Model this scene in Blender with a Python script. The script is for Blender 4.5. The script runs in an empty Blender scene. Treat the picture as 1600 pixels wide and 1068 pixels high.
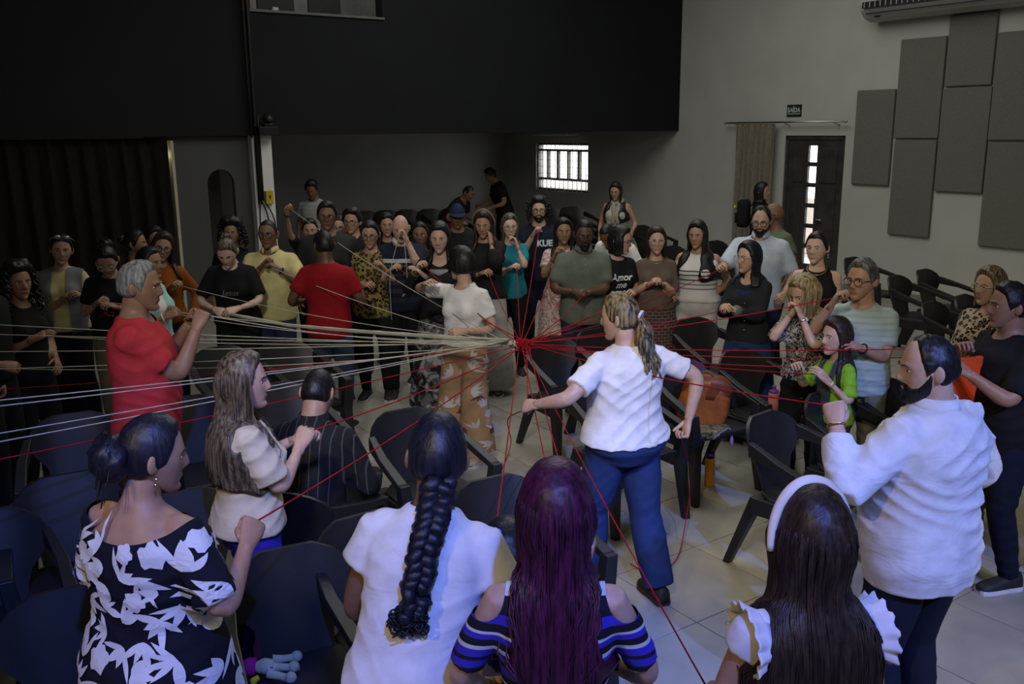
import bpy, bmesh, math, random
import numpy as np
from mathutils import Vector, Matrix
from mathutils.bvhtree import BVHTree
random.seed(7)
RNG = np.random.default_rng(7)
SC = bpy.context.scene
COL = SC.collection
R = math.radians

# ------------------------------------------------------------------ camera
F_PX, CAM_H = 1450.0, 2.38
cam_d = bpy.data.cameras.new('camera'); cam = bpy.data.objects.new('camera', cam_d); COL.objects.link(cam)
CM = Matrix.Rotation(R(90 - 12.9), 4, 'X') @ Matrix.Rotation(R(-0.5), 4, 'Z')
cam.matrix_world = Matrix.Translation((0, 0, CAM_H)) @ CM
cam_d.sensor_width = 36; cam_d.lens = 36 * F_PX / 1600; cam_d.clip_start = 0.05
SC.camera = cam
SC.view_settings.view_transform = 'Standard'; SC.view_settings.look = 'None'
SC.view_settings.gamma = 1; SC.view_settings.use_curve_mapping = False
SC.view_settings.exposure = 0.0

# ------------------------------------------------------------------ world: overcast daylight outside the building
w = bpy.data.worlds.new('world'); SC.world = w; w.use_nodes = True
w.node_tree.nodes['Background'].inputs[0].default_value = (0.93, 0.97, 1.0, 1)
w.node_tree.nodes['Background'].inputs[1].default_value = 4.0

# room axes: p runs along the stage front (to the right), q runs away from the stage
AX = R(34.5)
def W(p, q, z=0.0):
    return Vector((p * math.cos(AX) - q * math.sin(AX), p * math.sin(AX) + q * math.cos(AX), z))

# ------------------------------------------------------------------ lamps of the hall, with added fills
def lamp(name, kind, loc, aim, energy, color, **kw):
    d = bpy.data.lights.new(name, kind); d.energy = energy; d.color = color
    for k, v in kw.items(): setattr(d, k, v)
    o = bpy.data.objects.new(name, d); COL.objects.link(o)
    o.location = loc; o.rotation_euler = (Vector(aim) - Vector(loc)).to_track_quat('-Z', 'Y').to_euler()
    return o
# soft neutral fill light added under the hall ceiling
lamp('overhead_fill_light', 'AREA', W(6.0, 7.2, 5.85), W(6.2, 7.0, 0), 225, (1.0, 0.985, 0.93), shape='RECTANGLE', size=7.0, size_y=4.5)
lamp('front_fill_light', 'AREA', W(1.0, -3.0, 5.3), W(6.0, 7.0, 1.0), 75, (1.0, 0.95, 0.84), shape='RECTANGLE', size=5.0, size_y=1.5)  # warmer fill light added on the stage side, aimed across the circle
# coloured stage spots on the rig above and behind the photographer
lamp('centre_fill_spot', 'SPOT', (-1.0, -1.6, 5.6), (0.0, 6.5, 1.0), 1250, (1.0, 0.96, 0.90), spot_size=R(40), spot_blend=0.9, shadow_soft_size=0.35)  # white fill spot added to brighten the centre of the circle
lamp('stage_spot_blue', 'SPOT', (0.9, -1.6, 5.5), (-0.5, 2.0, 0.8), 1600, (0.075, 0.19, 1.0), spot_size=R(42), spot_blend=0.5, shadow_soft_size=0.10)
lamp('stage_spot_blue_side', 'SPOT', (3.4, -1.8, 5.3), (1.75, 3.2, 1.1), 2100, (0.15, 0.28, 1.0), spot_size=R(25), spot_blend=0.35, shadow_soft_size=0.06)
lamp('stage_spot_amber', 'SPOT', (-3.0, -1.6, 5.0), (2.2, 3.6, 0.2), 400, (1.0, 0.70, 0.26), spot_size=R(50), spot_blend=0.4, shadow_soft_size=0.08)
lamp('stage_spot_amber_side', 'SPOT', (4.2, -1.2, 5.2), (2.55, 4.0, 0.0), 400, (1.0, 0.74, 0.20), spot_size=R(22), spot_blend=0.25, shadow_soft_size=0.05)

# ------------------------------------------------------------------ pixel helpers (photograph pixels -> real points)
M3 = CM.to_3x3()
def ray(x, y): return M3 @ Vector(((x - 800) / F_PX, (534 - y) / F_PX, -1))
def on_z(x, y, z=0.0):
    d = ray(x, y); return Vector((0, 0, CAM_H)) + d * ((z - CAM_H) / d.z)
def on_y(x, y, Y):
    d = ray(x, y); return Vector((0, 0, CAM_H)) + d * (Y / d.y)

# ------------------------------------------------------------------ node materials
MATS = {}
def new_mat(name):
    m = bpy.data.materials.new(name); m.use_nodes = True; m.node_tree.nodes.clear()
    nt = m.node_tree
    out = nt.nodes.new('ShaderNodeOutputMaterial'); b = nt.nodes.new('ShaderNodeBsdfPrincipled')
    nt.links.new(b.outputs[0], out.inputs[0])
    return m, nt, b
def N(nt, typ, ins=None, **kw):
    n = nt.nodes.new(typ)
    for k, v in kw.items(): setattr(n, k, v)
    for k, v in (ins or {}).items():
        if hasattr(v, 'links') or isinstance(v, bpy.types.NodeSocket): nt.links.new(v, n.inputs[k])
        else: n.inputs[k].default_value = v
    return n
def c4(c): return (c[0], c[1], c[2], 1.0)
def coords(nt, scale=(1, 1, 1)):
    tc = N(nt, 'ShaderNodeTexCoord')
    return N(nt, 'ShaderNodeMapping', {'Vector': tc.outputs['Object'], 'Scale': scale}).outputs[0]
def ramp(nt, fac, stops, interp='LINEAR'):
    r = N(nt, 'ShaderNodeValToRGB', {'Fac': fac}); r.color_ramp.interpolation = interp
    e = r.color_ramp.elements
    while len(e) > 1: e.remove(e[-1])
    e[0].position, e[0].color = stops[0][0], c4(stops[0][1])
    for p, c in stops[1:]:
        n = e.new(p); n.color = c4(c)
    return r.outputs[0]
def bump(nt, b, h, strength=0.3, dist=0.01):
    n = N(nt, 'ShaderNodeBump', {'Height': h, 'Strength': strength, 'Distance': dist})
    nt.links.new(n.outputs[0], b.inputs['Normal'])
def mix(nt, fac, a, bb):
    n = N(nt, 'ShaderNodeMix', data_type='RGBA'); 
    for sock, v in ((n.inputs[0], fac), (n.inputs[6], a), (n.inputs[7], bb)):
        if isinstance(v, bpy.types.NodeSocket): nt.links.new(v, sock)
        else: sock.default_value = v if not isinstance(v, tuple) else c4(v)
    return n.outputs[2]
def plain(key, col, rough=0.6, noise=0.12, scale=8.0, bmp=0.0, bscale=60.0, spec=0.3, metal=0.0):
    """paint / plastic / wood: slightly mottled colour with a fine relief"""
    if key in MATS: return MATS[key]
    m, nt, b = new_mat(key); v = coords(nt)
    n = N(nt, 'ShaderNodeTexNoise', {'Vector': v, 'Scale': scale, 'Detail': 3.0})
    lo = tuple(x * (1 - noise) for x in col); hi = tuple(min(1, x * (1 + noise)) for x in col)
    nt.links.new(ramp(nt, n.outputs[0], [(0.3, lo), (0.7, hi)]), b.inputs['Base Color'])
    b.inputs['Roughness'].default_value = rough; b.inputs['Specular IOR Level'].default_value = spec; b.inputs['Metallic'].default_value = metal
    if bmp:
        n2 = N(nt, 'ShaderNodeTexNoise', {'Vector': v, 'Scale': bscale, 'Detail': 2.0}); bump(nt, b, n2.outputs[0], bmp, 0.004)
    MATS[key] = m; return m
def cloth_bump(nt, b, strength=0.5):
    v = coords(nt, (3, 3, 7))
    n = N(nt, 'ShaderNodeTexNoise', {'Vector': v, 'Scale': 1.6, 'Detail': 3.0, 'Distortion': 0.8})
    bump(nt, b, n.outputs[0], strength, 0.010)
def cloth(key, col, rough=0.85, spec=0.15, wr=0.5):
    if key in MATS: return MATS[key]
    m, nt, b = new_mat(key); v = coords(nt)
    n = N(nt, 'ShaderNodeTexNoise', {'Vector': v, 'Scale': 14.0, 'Detail': 4.0})
    nt.links.new(ramp(nt, n.outputs[0], [(0.3, tuple(x * .88 for x in col)), (0.7, tuple(min(1, x * 1.1) for x in col))]), b.inputs['Base Color'])
    b.inputs['Roughness'].default_value = rough; b.inputs['Specular IOR Level'].default_value = spec
    cloth_bump(nt, b, wr); MATS[key] = m; return m
def cloth_fn(key, fn, rough=0.85, wr=0.5):
    """cloth whose colour comes from fn(nt) -> colour socket"""
    if key in MATS: return MATS[key]
    m, nt, b = new_mat(key)
    nt.links.new(fn(nt), b.inputs['Base Color'])
    b.inputs['Roughness'].default_value = rough; b.inputs['Specular IOR Level'].default_value = 0.15
    cloth_bump(nt, b, wr); MATS[key] = m; return m
def leopard(base, spot, mid, scale):
    def fn(nt):
        v = coords(nt); d = N(nt, 'ShaderNodeTexNoise', {'Vector': v, 'Scale': 18.0})
        vv = N(nt, 'ShaderNodeVectorMath', {0: v, 1: N(nt, 'ShaderNodeVectorMath', {0: d.outputs[1], 'Scale': 0.03}, operation='SCALE').outputs[0]}, operation='ADD').outputs[0]
        vo = N(nt, 'ShaderNodeTexVoronoi', {'Vector': vv, 'Scale': scale})
        return ramp(nt, vo.outputs['Distance'], [(0.0, mid), (0.26, spot), (0.50, base), (1.0, base)], 'CONSTANT')
    return fn
def blotch(cols, scale, dist=1.0, sharp=0.02):
    def fn(nt):
        n = N(nt, 'ShaderNodeTexNoise', {'Vector': coords(nt), 'Scale': scale, 'Detail': 2.5, 'Distortion': dist})
        st = []; k = len(cols)
        for i, c in enumerate(cols):
            p = 0.34 + 0.32 * i / k
            if i: st.append((p + sharp, c))
            else: st.append((0, c))
            if i < k - 1: st.append((0.34 + 0.32 * (i + 1) / k, c))
        return ramp(nt, n.outputs[0], st)
    return fn
def zstripes(bands, z0, z1):
    """bands: (height in m, colour) starting at that height, constant to the next"""
    def fn(nt):
        sep = N(nt, 'ShaderNodeSeparateXYZ', {0: coords(nt)})
        mr = N(nt, 'ShaderNodeMapRange', {0: sep.outputs[2], 1: z0, 2: z1})
        return ramp(nt, mr.outputs[0], [(max(0, (z - z0) / (z1 - z0)), c) for z, c in bands], 'CONSTANT')
    return fn
def periodic(axis, period, stops):
    def fn(nt):
        sep = N(nt, 'ShaderNodeSeparateXYZ', {0: coords(nt)})
        d = N(nt, 'ShaderNodeMath', {0: sep.outputs[axis], 1: period}, operation='DIVIDE')
        fr = N(nt, 'ShaderNodeMath', {0: d.outputs[0]}, operation='FRACT')
        return ramp(nt, fr.outputs[0], stops, 'CONSTANT')
    return fn
def hair_mat(key, dark, light, rough=0.45):
    if key in MATS: return MATS[key]
    m, nt, b = new_mat(key); v = coords(nt, (70, 70, 4))
    n = N(nt, 'ShaderNodeTexNoise', {'Vector': v, 'Scale': 1.2, 'Detail': 3.0})
    nt.links.new(ramp(nt, n.outputs[0], [(0.38, dark), (0.72, light)]), b.inputs['Base Color'])
    b.inputs['Roughness'].default_value = rough; b.inputs['Specular IOR Level'].default_value = 0.32
    bump(nt, b, n.outputs[0], 0.35, 0.006); MATS[key] = m; return m
def skin_mat(key, col):
    if key in MATS: return MATS[key]
    m, nt, b = new_mat(key); v = coords(nt)
    n = N(nt, 'ShaderNodeTexNoise', {'Vector': v, 'Scale': 22.0, 'Detail': 3.0})
    nt.links.new(ramp(nt, n.outputs[0], [(0.3, (col[0] * .86, col[1] * .82, col[2] * .8)), (0.7, tuple(x * 1.08 for x in col))]), b.inputs['Base Color'])
    b.inputs['Roughness'].default_value = 0.5; b.inputs['Specular IOR Level'].default_value = 0.35
    MATS[key] = m; return m
def glass_mat():
    if 'clear_glass' in MATS: return MATS['clear_glass']
    m, nt, b = new_mat('clear_glass'); out = [n for n in nt.nodes if n.type == 'OUTPUT_MATERIAL'][0]
    t = N(nt, 'ShaderNodeBsdfTransparent'); g = N(nt, 'ShaderNodeBsdfGlossy', {'Roughness': 0.05})
    mx = N(nt, 'ShaderNodeMixShader', {0: 0.04, 1: t.outputs[0], 2: g.outputs[0]})
    nt.links.new(mx.outputs[0], out.inputs[0]); MATS['clear_glass'] = m; return m

# ------------------------------------------------------------------ objects and meshes
def put(o, parent=None):
    COL.objects.link(o)
    if parent is not None: o.parent = parent
    return o
def tag(o, label=None, cat=None, group=None, kind=None):
    for k, v in (('label', label), ('category', cat), ('group', group), ('kind', kind)):
        if v: o[k] = v
    return o
def root(name, loc, rz=0.0, **kw):
    o = put(bpy.data.objects.new(name, None)); o.location = loc; o.rotation_euler = (0, 0, rz); o.empty_display_size = 0.1
    return tag(o, **kw)
def mesh_obj(name, V, Fc, mat, parent=None, smooth=True, mats=None, midx=None):
    me = bpy.data.meshes.new(name)
    me.from_pydata(V.tolist() if isinstance(V, np.ndarray) else [tuple(v) for v in V], [], Fc.tolist() if isinstance(Fc, np.ndarray) else Fc)
    for m in (mats or [mat]): me.materials.append(m)
    if smooth: me.polygons.foreach_set('use_smooth', [True] * len(me.polygons))
    if midx is not None: me.polygons.foreach_set('material_index', midx)
    me.update()
    return put(bpy.data.objects.new(name, me), parent)
class MB:
    """collects verts and faces of one mesh"""
    def __init__(s): s.v = []; s.f = []
    def add(s, V, Fc):
        k = len(s.v); s.v += [tuple(x) for x in V]; s.f += [[i + k for i in f] for f in Fc]; return s
    def box(s, lo, hi):
        x0, y0, z0 = lo; x1, y1, z1 = hi
        return s.add([(x0, y0, z0), (x1, y0, z0), (x1, y1, z0), (x0, y1, z0), (x0, y0, z1), (x1, y0, z1), (x1, y1, z1), (x0, y1, z1)],
                     [(0, 3, 2, 1), (4, 5, 6, 7), (0, 1, 5, 4), (1, 2, 6, 5), (2, 3, 7, 6), (3, 0, 4, 7)])
    def prism(s, poly, off):
        """poly: list of 3D points (planar), extruded by vector off"""
        n = len(poly); a = [Vector(p) for p in poly]; b = [p + Vector(off) for p in a]
        return s.add(a + b, [list(range(n))[::-1], list(range(n, 2 * n))] + [(i, (i + 1) % n, n + (i + 1) % n, n + i) for i in range(n)])
    def build(s, name, mat, parent=None, smooth=False, bevel=0.0, seg=2):
        me = bpy.data.meshes.new(name); bm = bmesh.new()
        vs = [bm.verts.new(v) for v in s.v]
        for f in s.f:
            try: bm.faces.new([vs[i] for i in f])
            except ValueError: pass
        bmesh.ops.recalc_face_normals(bm, faces=bm.faces)
        if bevel:
            bmesh.ops.bevel(bm, geom=[e for e in bm.edges if len(e.link_faces) == 2 and e.calc_face_angle(0) > 0.5], offset=bevel, segments=seg, affect='EDGES', profile=0.5, clamp_overlap=True)
        bm.to_mesh(me); bm.free(); me.materials.append(mat)
        if smooth: me.polygons.foreach_set('use_smooth', [True] * len(me.polygons))
        if smooth == 'edges': me.set_sharp_from_angle(angle=R(32))
        return put(bpy.data.objects.new(name, me), parent)
def tube(path, rad, n=8, squash=1.0, up=None, cap=True):
    """closed tube along a path; rad scalar or list; squash flattens the second axis"""
    P = np.asarray(path, float); k = len(P)
    r = np.full(k, rad) if np.isscalar(rad) else np.asarray(rad, float)
    T = np.gradient(P, axis=0); T /= np.linalg.norm(T, axis=1)[:, None] + 1e-12
    u = np.array(up if up is not None else ((0, 0, 1) if abs(T[0][2]) < .9 else (1, 0, 0)), float)
    V = []
    a = np.linspace(0, 2 * np.pi, n, endpoint=False)
    for i in range(k):
        u = u - T[i] * (u @ T[i]); u /= np.linalg.norm(u) + 1e-12
        b = np.cross(T[i], u)
        V.append(P[i] + r[i] * (np.cos(a)[:, None] * b + squash * np.sin(a)[:, None] * u))
    V = np.concatenate(V)
    Fc = [[i * n + j, i * n + (j + 1) % n, (i + 1) * n + (j + 1) % n, (i + 1) * n + j] for i in range(k - 1) for j in range(n)]
    if cap: Fc += [list(range(n))[::-1], [(k - 1) * n + j for j in range(n)]]
    return V, Fc
def ball(c, r, nu=12, nv=8):
    rr = np.array(r if hasattr(r, '__len__') else (r, r, r), float); V = [(0, 0, -1)]
    for i in range(1, nv):
        t = -math.pi / 2 + math.pi * i / nv
        for j in range(nu):
            a = 2 * math.pi * j / nu; V.append((math.cos(t) * math.cos(a), math.cos(t) * math.sin(a), math.sin(t)))
    V.append((0, 0, 1)); V = np.array(V) * rr + np.array(c, float); last = len(V) - 1
    Fc = [[0, 1 + (j + 1) % nu, 1 + j] for j in range(nu)]
    for i in range(nv - 2):
        o = 1 + i * nu; Fc += [[o + j, o + (j + 1) % nu, o + nu + (j + 1) % nu, o + nu + j] for j in range(nu)]
    o = 1 + (nv - 2) * nu; Fc += [[o + j, o + (j + 1) % nu, last] for j in range(nu)]
    return V, Fc
def torus(c, R_, r, n=20, k=6, axis=(0, 0, 1), sx=1.0):
    q = Vector((0, 0, 1)).rotation_difference(Vector(axis)); V = []
    for i in range(n):
        a = 2 * math.pi * i / n
        for j in range(k):
            b = 2 * math.pi * j / k
            V.append(Vector(c) + q @ Vector(((R_ + r * math.cos(b)) * math.cos(a) * sx, (R_ + r * math.cos(b)) * math.sin(a), r * math.sin(b))))
    Fc = [[i * k + j, ((i + 1) % n) * k + j, ((i + 1) % n) * k + (j + 1) % k, i * k + (j + 1) % k] for i in range(n) for j in range(k)]
    return np.array([tuple(v) for v in V]), Fc
def text_mesh(body, size, shear=0.0, bold=0.0):
    cu = bpy.data.curves.new('lettering', 'FONT'); cu.body = body; cu.size = size; cu.shear = shear; cu.align_x = 'CENTER'; cu.offset = bold; cu.resolution_u = 3
    o = put(bpy.data.objects.new('lettering', cu)); bpy.context.view_layer.update()
    me = bpy.data.meshes.new_from_object(o.evaluated_get(bpy.context.evaluated_depsgraph_get()))
    bm = bmesh.new(); bm.from_mesh(me); bmesh.ops.triangulate(bm, faces=bm.faces)
    V = np.array([tuple(v.co) for v in bm.verts]); Fc = [[v.index for v in f.verts] for f in bm.faces]
    bm.free(); bpy.data.objects.remove(o); bpy.data.meshes.remove(me)
    return V, Fc
def lattice_noise(P, seed=0):
    """smooth value noise in [-1,1] for an (n,3) array"""
    i = np.floor(P).astype(np.int64); f = P - i; f = f * f * (3 - 2 * f); out = np.zeros(len(P))
    for dx in (0, 1):
        for dy in (0, 1):
            for dz in (0, 1):
                h = (i[:, 0] + dx) * 374761393 + (i[:, 1] + dy) * 668265263 + (i[:, 2] + dz) * 2147483647 + seed * 974634777
                h = (h ^ (h >> 13)) * 1274126177; h = (h ^ (h >> 16)) & 0xFFFF
                wgt = (f[:, 0] if dx else 1 - f[:, 0]) * (f[:, 1] if dy else 1 - f[:, 1]) * (f[:, 2] if dz else 1 - f[:, 2])
                out += wgt * (h / 32767.5 - 1)
    return out

# ================================================================== THE HALL
PW, QM, QB, ZM, ZT = 11.86, 12.05, 17.49, 2.33, 6.0        # right wall, mezzanine face, back wall, underside, ceiling
PL, QF = -6.0, -6.0
def room_box(mb, p0, p1, q0, q1, z0, z1):
    c = [W(p, q, z) for z in (z0, z1) for p, q in ((p0, q0), (p1, q0), (p1, q1), (p0, q1))]
    return mb.add(c, [(0, 3, 2, 1), (4, 5, 6, 7), (0, 1, 5, 4), (1, 2, 6, 5), (2, 3, 7, 6), (3, 0, 4, 7)])
def rbox(name, mat, boxes, parent=None, kind=None, bevel=0.0, **kw):
    mb = MB()
    for b in boxes: room_box(mb, *b)
    o = mb.build(name, mat, parent, bevel=bevel)
    if kind: o['kind'] = kind
    return tag(o, **kw)
m_wall = plain('wall_paint_grey', (0.47, 0.475, 0.44), 0.75, 0.05, 2.0, 0.08, 90)
m_wallb = plain('wall_paint_back', (0.42, 0.42, 0.41), 0.75, 0.05, 2.0, 0.06, 90)
m_char = plain('mezzanine_charcoal', (0.0055, 0.0066, 0.0080), 0.8, 0.18, 1.5, 0.15, 120)
m_dwall = plain('wall_paint_dark', (0.075, 0.076, 0.074), 0.8, 0.06, 2.0, 0.06, 90)
m_white = plain('column_white', (0.74, 0.74, 0.72), 0.6, 0.06, 3.0)
m_grout = plain('grout', (0.10, 0.095, 0.08), 0.9, 0.15, 20)
m_ceil = plain('ceiling_paint', (0.30, 0.30, 0.29), 0.8, 0.05)

# floor slab (grout) and tiles
floor = rbox('floor', m_grout, [(PL, PW, QF, QB, -0.12, -0.004)], kind='structure')
def tile_mat():
    m, nt, b = new_mat('floor_tile_beige')
    info = N(nt, 'ShaderNodeObjectInfo'); v = coords(nt)
    n = N(nt, 'ShaderNodeTexNoise', {'Vector': v, 'Scale': 3.0, 'Detail': 5.0, 'Distortion': 0.6})
    c1 = ramp(nt, n.outputs[0], [(0.3, (0.27, 0.255, 0.215)), (0.7, (0.36, 0.345, 0.295))])
    mr = N(nt, 'ShaderNodeMapRange', {0: info.outputs['Random'], 3: 0.90, 4: 1.08})
    hsv = N(nt, 'ShaderNodeHueSaturation', {'Value': mr.outputs[0], 'Color': c1})
    nt.links.new(hsv.outputs[0], b.inputs['Base Color']); b.inputs['Roughness'].default_value = 0.34; b.inputs['Specular IOR Level'].default_value = 0.35
    return m
m_tile = tile_mat()
TS, G = 0.608, 0.0028
tmb = MB().box((-TS / 2 + G, -TS / 2 + G, -0.012), (TS / 2 - G, TS / 2 - G, 0.0))
proto = tmb.build('tile', m_tile, floor, bevel=0.0015, seg=1); tmesh = proto.data
cells = []
for i in range(-20, 20):
    for j in range(-20, 40):
        p, q = 3.705 + TS * (i + .5), 3.525 + TS * (j + .5)
        if not (PL - .1 < p < PW + .1 and QF - .1 < q < QB + .1): continue
        c = W(p, q)
        d = M3.transposed() @ (c - Vector((0, 0, CAM_H)))
        px, py = (800 - F_PX * d.x / d.z, 534 + F_PX * d.y / d.z) if d.z < -0.2 else (-9999, -9999)
        cells.append((-d.z if (-60 < px < 1660 and py < 1120 and d.z < 0) else 99 + c.length, p, q))
cells.sort(); first = True; far = MB()
for k, (dist, p, q) in enumerate(cells):
    if k < 260 and dist < 90:
        o = proto if first else put(bpy.data.objects.new('tile', tmesh), floor); first = False
        o.location = W(p, q); o.rotation_euler = (0, 0, AX)
    else:
        h = TS / 2 - G; p0, p1, q0, q1 = max(PL, p - h), min(PW, p + h), max(QF, q - h), min(QB, q + h)
        if p1 - p0 > .02 and q1 - q0 > .02: far.add([W(p0, q0), W(p1, q0), W(p1, q1), W(p0, q1)], [(0, 1, 2, 3)])
fo = far.build('far_tiles', m_tile, floor); fo['kind'] = 'stuff'

# ceiling and the walls out of view
rbox('ceiling', m_ceil, [(PL, PW, QF, QB, ZT, ZT + .1)], kind='structure')
rbox('wall_front', m_wall, [(PL, PW, QF - .2, QF, 0, ZT)], kind='structure')
rbox('wall_left', m_wall, [(PL - .2, PL, QF, QB, 0, ZT)], kind='structure')
# right wall with the openings of the window and the exit door
WQ0, WQ1, WZ0, WZ1 = 14.55, 16.29, 1.12, 2.10
DQ0, DQ1, DZ = 8.63, 9.72, 2.25
rbox('wall_right', m_wall, [(PW, PW + .2, QF, DQ0, 0, ZT), (PW, PW + .2, DQ0, DQ1, DZ, ZT), (PW, PW + .2, DQ1, WQ0, 0, ZT), (PW, PW + .2, WQ0, WQ1, 0, WZ0),
                            (PW, PW + .2, WQ0, WQ1, WZ1, ZT), (PW, PW + .2, WQ1, QB, 0, ZT)], kind='structure')
rbox('baseboard_right', plain('baseboard_tile', (0.24, 0.23, 0.20), .5), [(PW - .012, PW, QF, DQ0 - .03, 0, .09), (PW - .012, PW, DQ1 + .03, QB, 0, .09)], kind='structure')
rbox('wall_back', m_wallb, [(PL, PW, QB, QB + .2, 0, ZT)], kind='structure')
# mezzanine: charcoal parapet with the control booth opening, soffit below
BP0, BP1, BZ = 4.21, 6.17, 3.89
rbox('wall_mezzanine', m_char, [(PL, BP0, QM, QM + .2, ZM, ZT), (BP1, PW, QM, QM + .2, ZM, ZT), (BP0, BP1, QM, QM + .2, ZM, BZ), (BP0, BP1, QM, QM + .2, 5.05, ZT)], kind='structure')
rbox('ceiling_mezzanine', plain('soffit_paint', (0.10, 0.10, 0.10), .8), [(PL, PW, QM + .2, QB, ZM, ZM + .15)], kind='structure')
rbox('trim_1', plain('sill_grey', (.13, .135, .13), .6), [(BP0 - .02, BP1 + .02, QM - .03, QM + .02, BZ - .03, BZ)], kind='structure')
rbox('wall_booth', plain('booth_paint', (0.30, 0.31, 0.30), .8), [(BP0 - .6, BP1 + .6, QM + 2.2, QM + 2.3, ZM + .2, ZT), (BP0 - .7, BP0 - .6, QM + .2, QM + 2.3, ZM + .2, ZT), (BP1 + .6, BP1 + .7, QM + .2, QM + 2.3, ZM + .2, ZT)], kind='structure')
lamp('booth_lamp', 'POINT', W(5.6, QM + 1.2, 5.7), W(5.6, QM + 1.2, 0), 16, (1, .98, .92), shadow_soft_size=.15)
m_black = plain('black_plastic', (0.012, 0.012, 0.013), 0.45, 0.1, 10, 0.1, 200)
def booth_screen(p0, p1, lab):
    r = root('monitor', W((p0 + p1) / 2, QM + .55, BZ - .05), AX, label=lab, cat='monitor')
    h = (p1 - p0) / 2
    MB().box((-h, -.02, .06), (h, .02, .52)).build('screen_panel', m_black, r, bevel=.008)
    MB().box((-.03, 0.02, .02), (.03, .06, .3)).box((-.12, -.08, 0), (.12, .1, .02)).build('stand', m_black, r, bevel=.004)
booth_screen(4.60, 5.12, 'dark monitor with its back to the hall beside the red seat in the control booth')
booth_screen(5.32, 5.80, 'dark monitor standing alone in the middle of the control booth opening')
rbox('booth_desk', plain('desk_grey', (.2, .2, .2), .6), [(BP0 - .5, BP1 + .5, QM + .25, QM + .9, BZ - .1, BZ - .05)], label='grey desk behind the control booth opening', cat='desk')
r = root('red_chair', W(4.5, QM + 1.1, BZ - .5), AX, label='red upholstered chair back inside the control booth', cat='chair')
MB().box((-.2, -.05, .3), (.2, .03, .95)).build('backrest', cloth('red_fabric', (.30, .01, .015)), r, bevel=.03)
MB().box((-.22, -.45, .1), (.22, -.05, .2)).build('seat', cloth('red_fabric', (.30, .01, .015)), r, bevel=.03)
rbox('paper_sheet', plain('paper', (.6, .6, .58), .8), [(4.78, 4.86, QM + .45, QM + .52, BZ - .045, BZ + .1)], label='white paper card leaning on the booth desk', cat='paper')
# column, the dark wall with an arched opening, the curtain and its lit gap
rbox('wall_column', m_white, [(4.20, 4.46, QM - .04, QM + .22, 0, ZM)], kind='structure')
aw = MB(); AP0, AP1, AZ = 3.63, 3.98, 1.72
room_box(aw, 3.24, AP0, QM + .1, QM + .2, 0, ZM); room_box(aw, AP1, 4.20, QM + .1, QM + .2, 0, ZM)
arc = [(AP0 + (AP1 - AP0) * (0.5 - 0.5 * math.cos(t)), AZ + 0.19 * math.sin(t)) for t in np.linspace(0, math.pi, 11)]
poly = [(AP0, ZM)] + arc + [(AP1, ZM)]
for (pa, za), (pb, zb) in zip(arc[:-1], arc[1:]):
    aw.prism([W(pa, QM + .1, za), W(pb, QM + .1, zb), W(pb, QM + .1, ZM), W(pa, QM + .1, ZM)], W(0, .1))
o = aw.build('wall_arch', m_dwall); o['kind'] = 'structure'
rbox('wall_passage', m_dwall, [(3.24, 4.20, QM + 1.4, QM + 1.5, 0, ZM)], kind='structure')
rbox('trim_2', plain('cream_paint', (0.50, 0.47, 0.34), .6), [(3.20, 3.235, QM + .06, QM + .2, 0, ZM - .05)], kind='structure')
rbox('gap_backing', plain('cream_paint', (0.50, 0.47, 0.34), .6), [(3.02, 3.16, QM + .5, QM + .53, 0, ZM - .15)], kind='structure')  # pale backing wall added behind the curtain gap to catch light
lamp('gap_fill_lamp', 'POINT', W(3.13, QM + .32, 2.1), W(3.1, QM, 0), 0.9, (1, .88, .5), shadow_soft_size=.05)  # small lamp added behind the curtain so the gap looks lit
def drape(name, p0, p1, q, z0, z1, folds, amp, mat, along='p', lean=0.0, **kw):
    nx, nz = folds * 8, 14; V = []
    for k in range(nz + 1):
        t = k / nz
        for i in range(nx + 1):
            s = i / nx; a = s * folds * 2 * math.pi
            off = amp * (0.55 + 0.45 * (1 - t)) * math.sin(a + 0.6 * math.sin(3 * s + 2 * t)) + 0.012 * math.sin(a * 2.3 + 4 * t)
            u = p0 + (p1 - p0) * s + lean * (1 - t) * s
            z = z0 + (z1 - z0) * t
            V.append(W(u, q + off, z) if along == 'p' else W(q + off, u, z))
    n = len(V); th = W(0, .006) if along == 'p' else W(.006, 0)
    V2 = [v + th for v in V]; Fc = []
    for k in range(nz):
        for i in range(nx):
            a = k * (nx + 1) + i; f = [a, a + 1, a + nx + 2, a + nx + 1]
            Fc.append(f); Fc.append([n + x for x in f[::-1]])
    o = mesh_obj(name, [tuple(v) for v in V + V2], Fc, mat); return tag(o, **kw)
drape('stage_curtain', -4.0, 3.10, QM + .12, 0.02, ZM - .02, 34, .05, cloth('curtain_brown', (0.013, 0.010, 0.009)), lean=0.04,
      label='long dark brown curtain hanging under the mezzanine', cat='curtain')
drape('door_curtain', 10.62, 9.80, PW - .13, 0.03, 2.43, 7, .065, cloth('curtain_taupe', (0.21, 0.185, 0.14)), along='q', lean=0.06,
      label='taupe curtain drawn aside next to the exit door', cat='curtain')
m_steel = plain('steel', (0.5, 0.5, 0.48), 0.3, 0.05, 10, metal=1.0)
r = root('curtain_rod', W(PW - .13, 9.7, 2.45), 0, label='thin metal curtain rod above the exit door', cat='curtain rod')
V, Fc = tube([W(0, -1.16), W(0, 1.16)], .014, 10); mesh_obj('rod', V, Fc, m_steel, r)
for q in (-1.15, 1.15): V, Fc = ball(W(0, q), .024); mesh_obj('finial', V, Fc, m_steel, r)
for q in (-.95, -.05, .95): V, Fc = tube([W(0, q, -.02), W(.13, q, -.05)], .010, 6); mesh_obj('bracket', V, Fc, m_steel, r)

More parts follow.
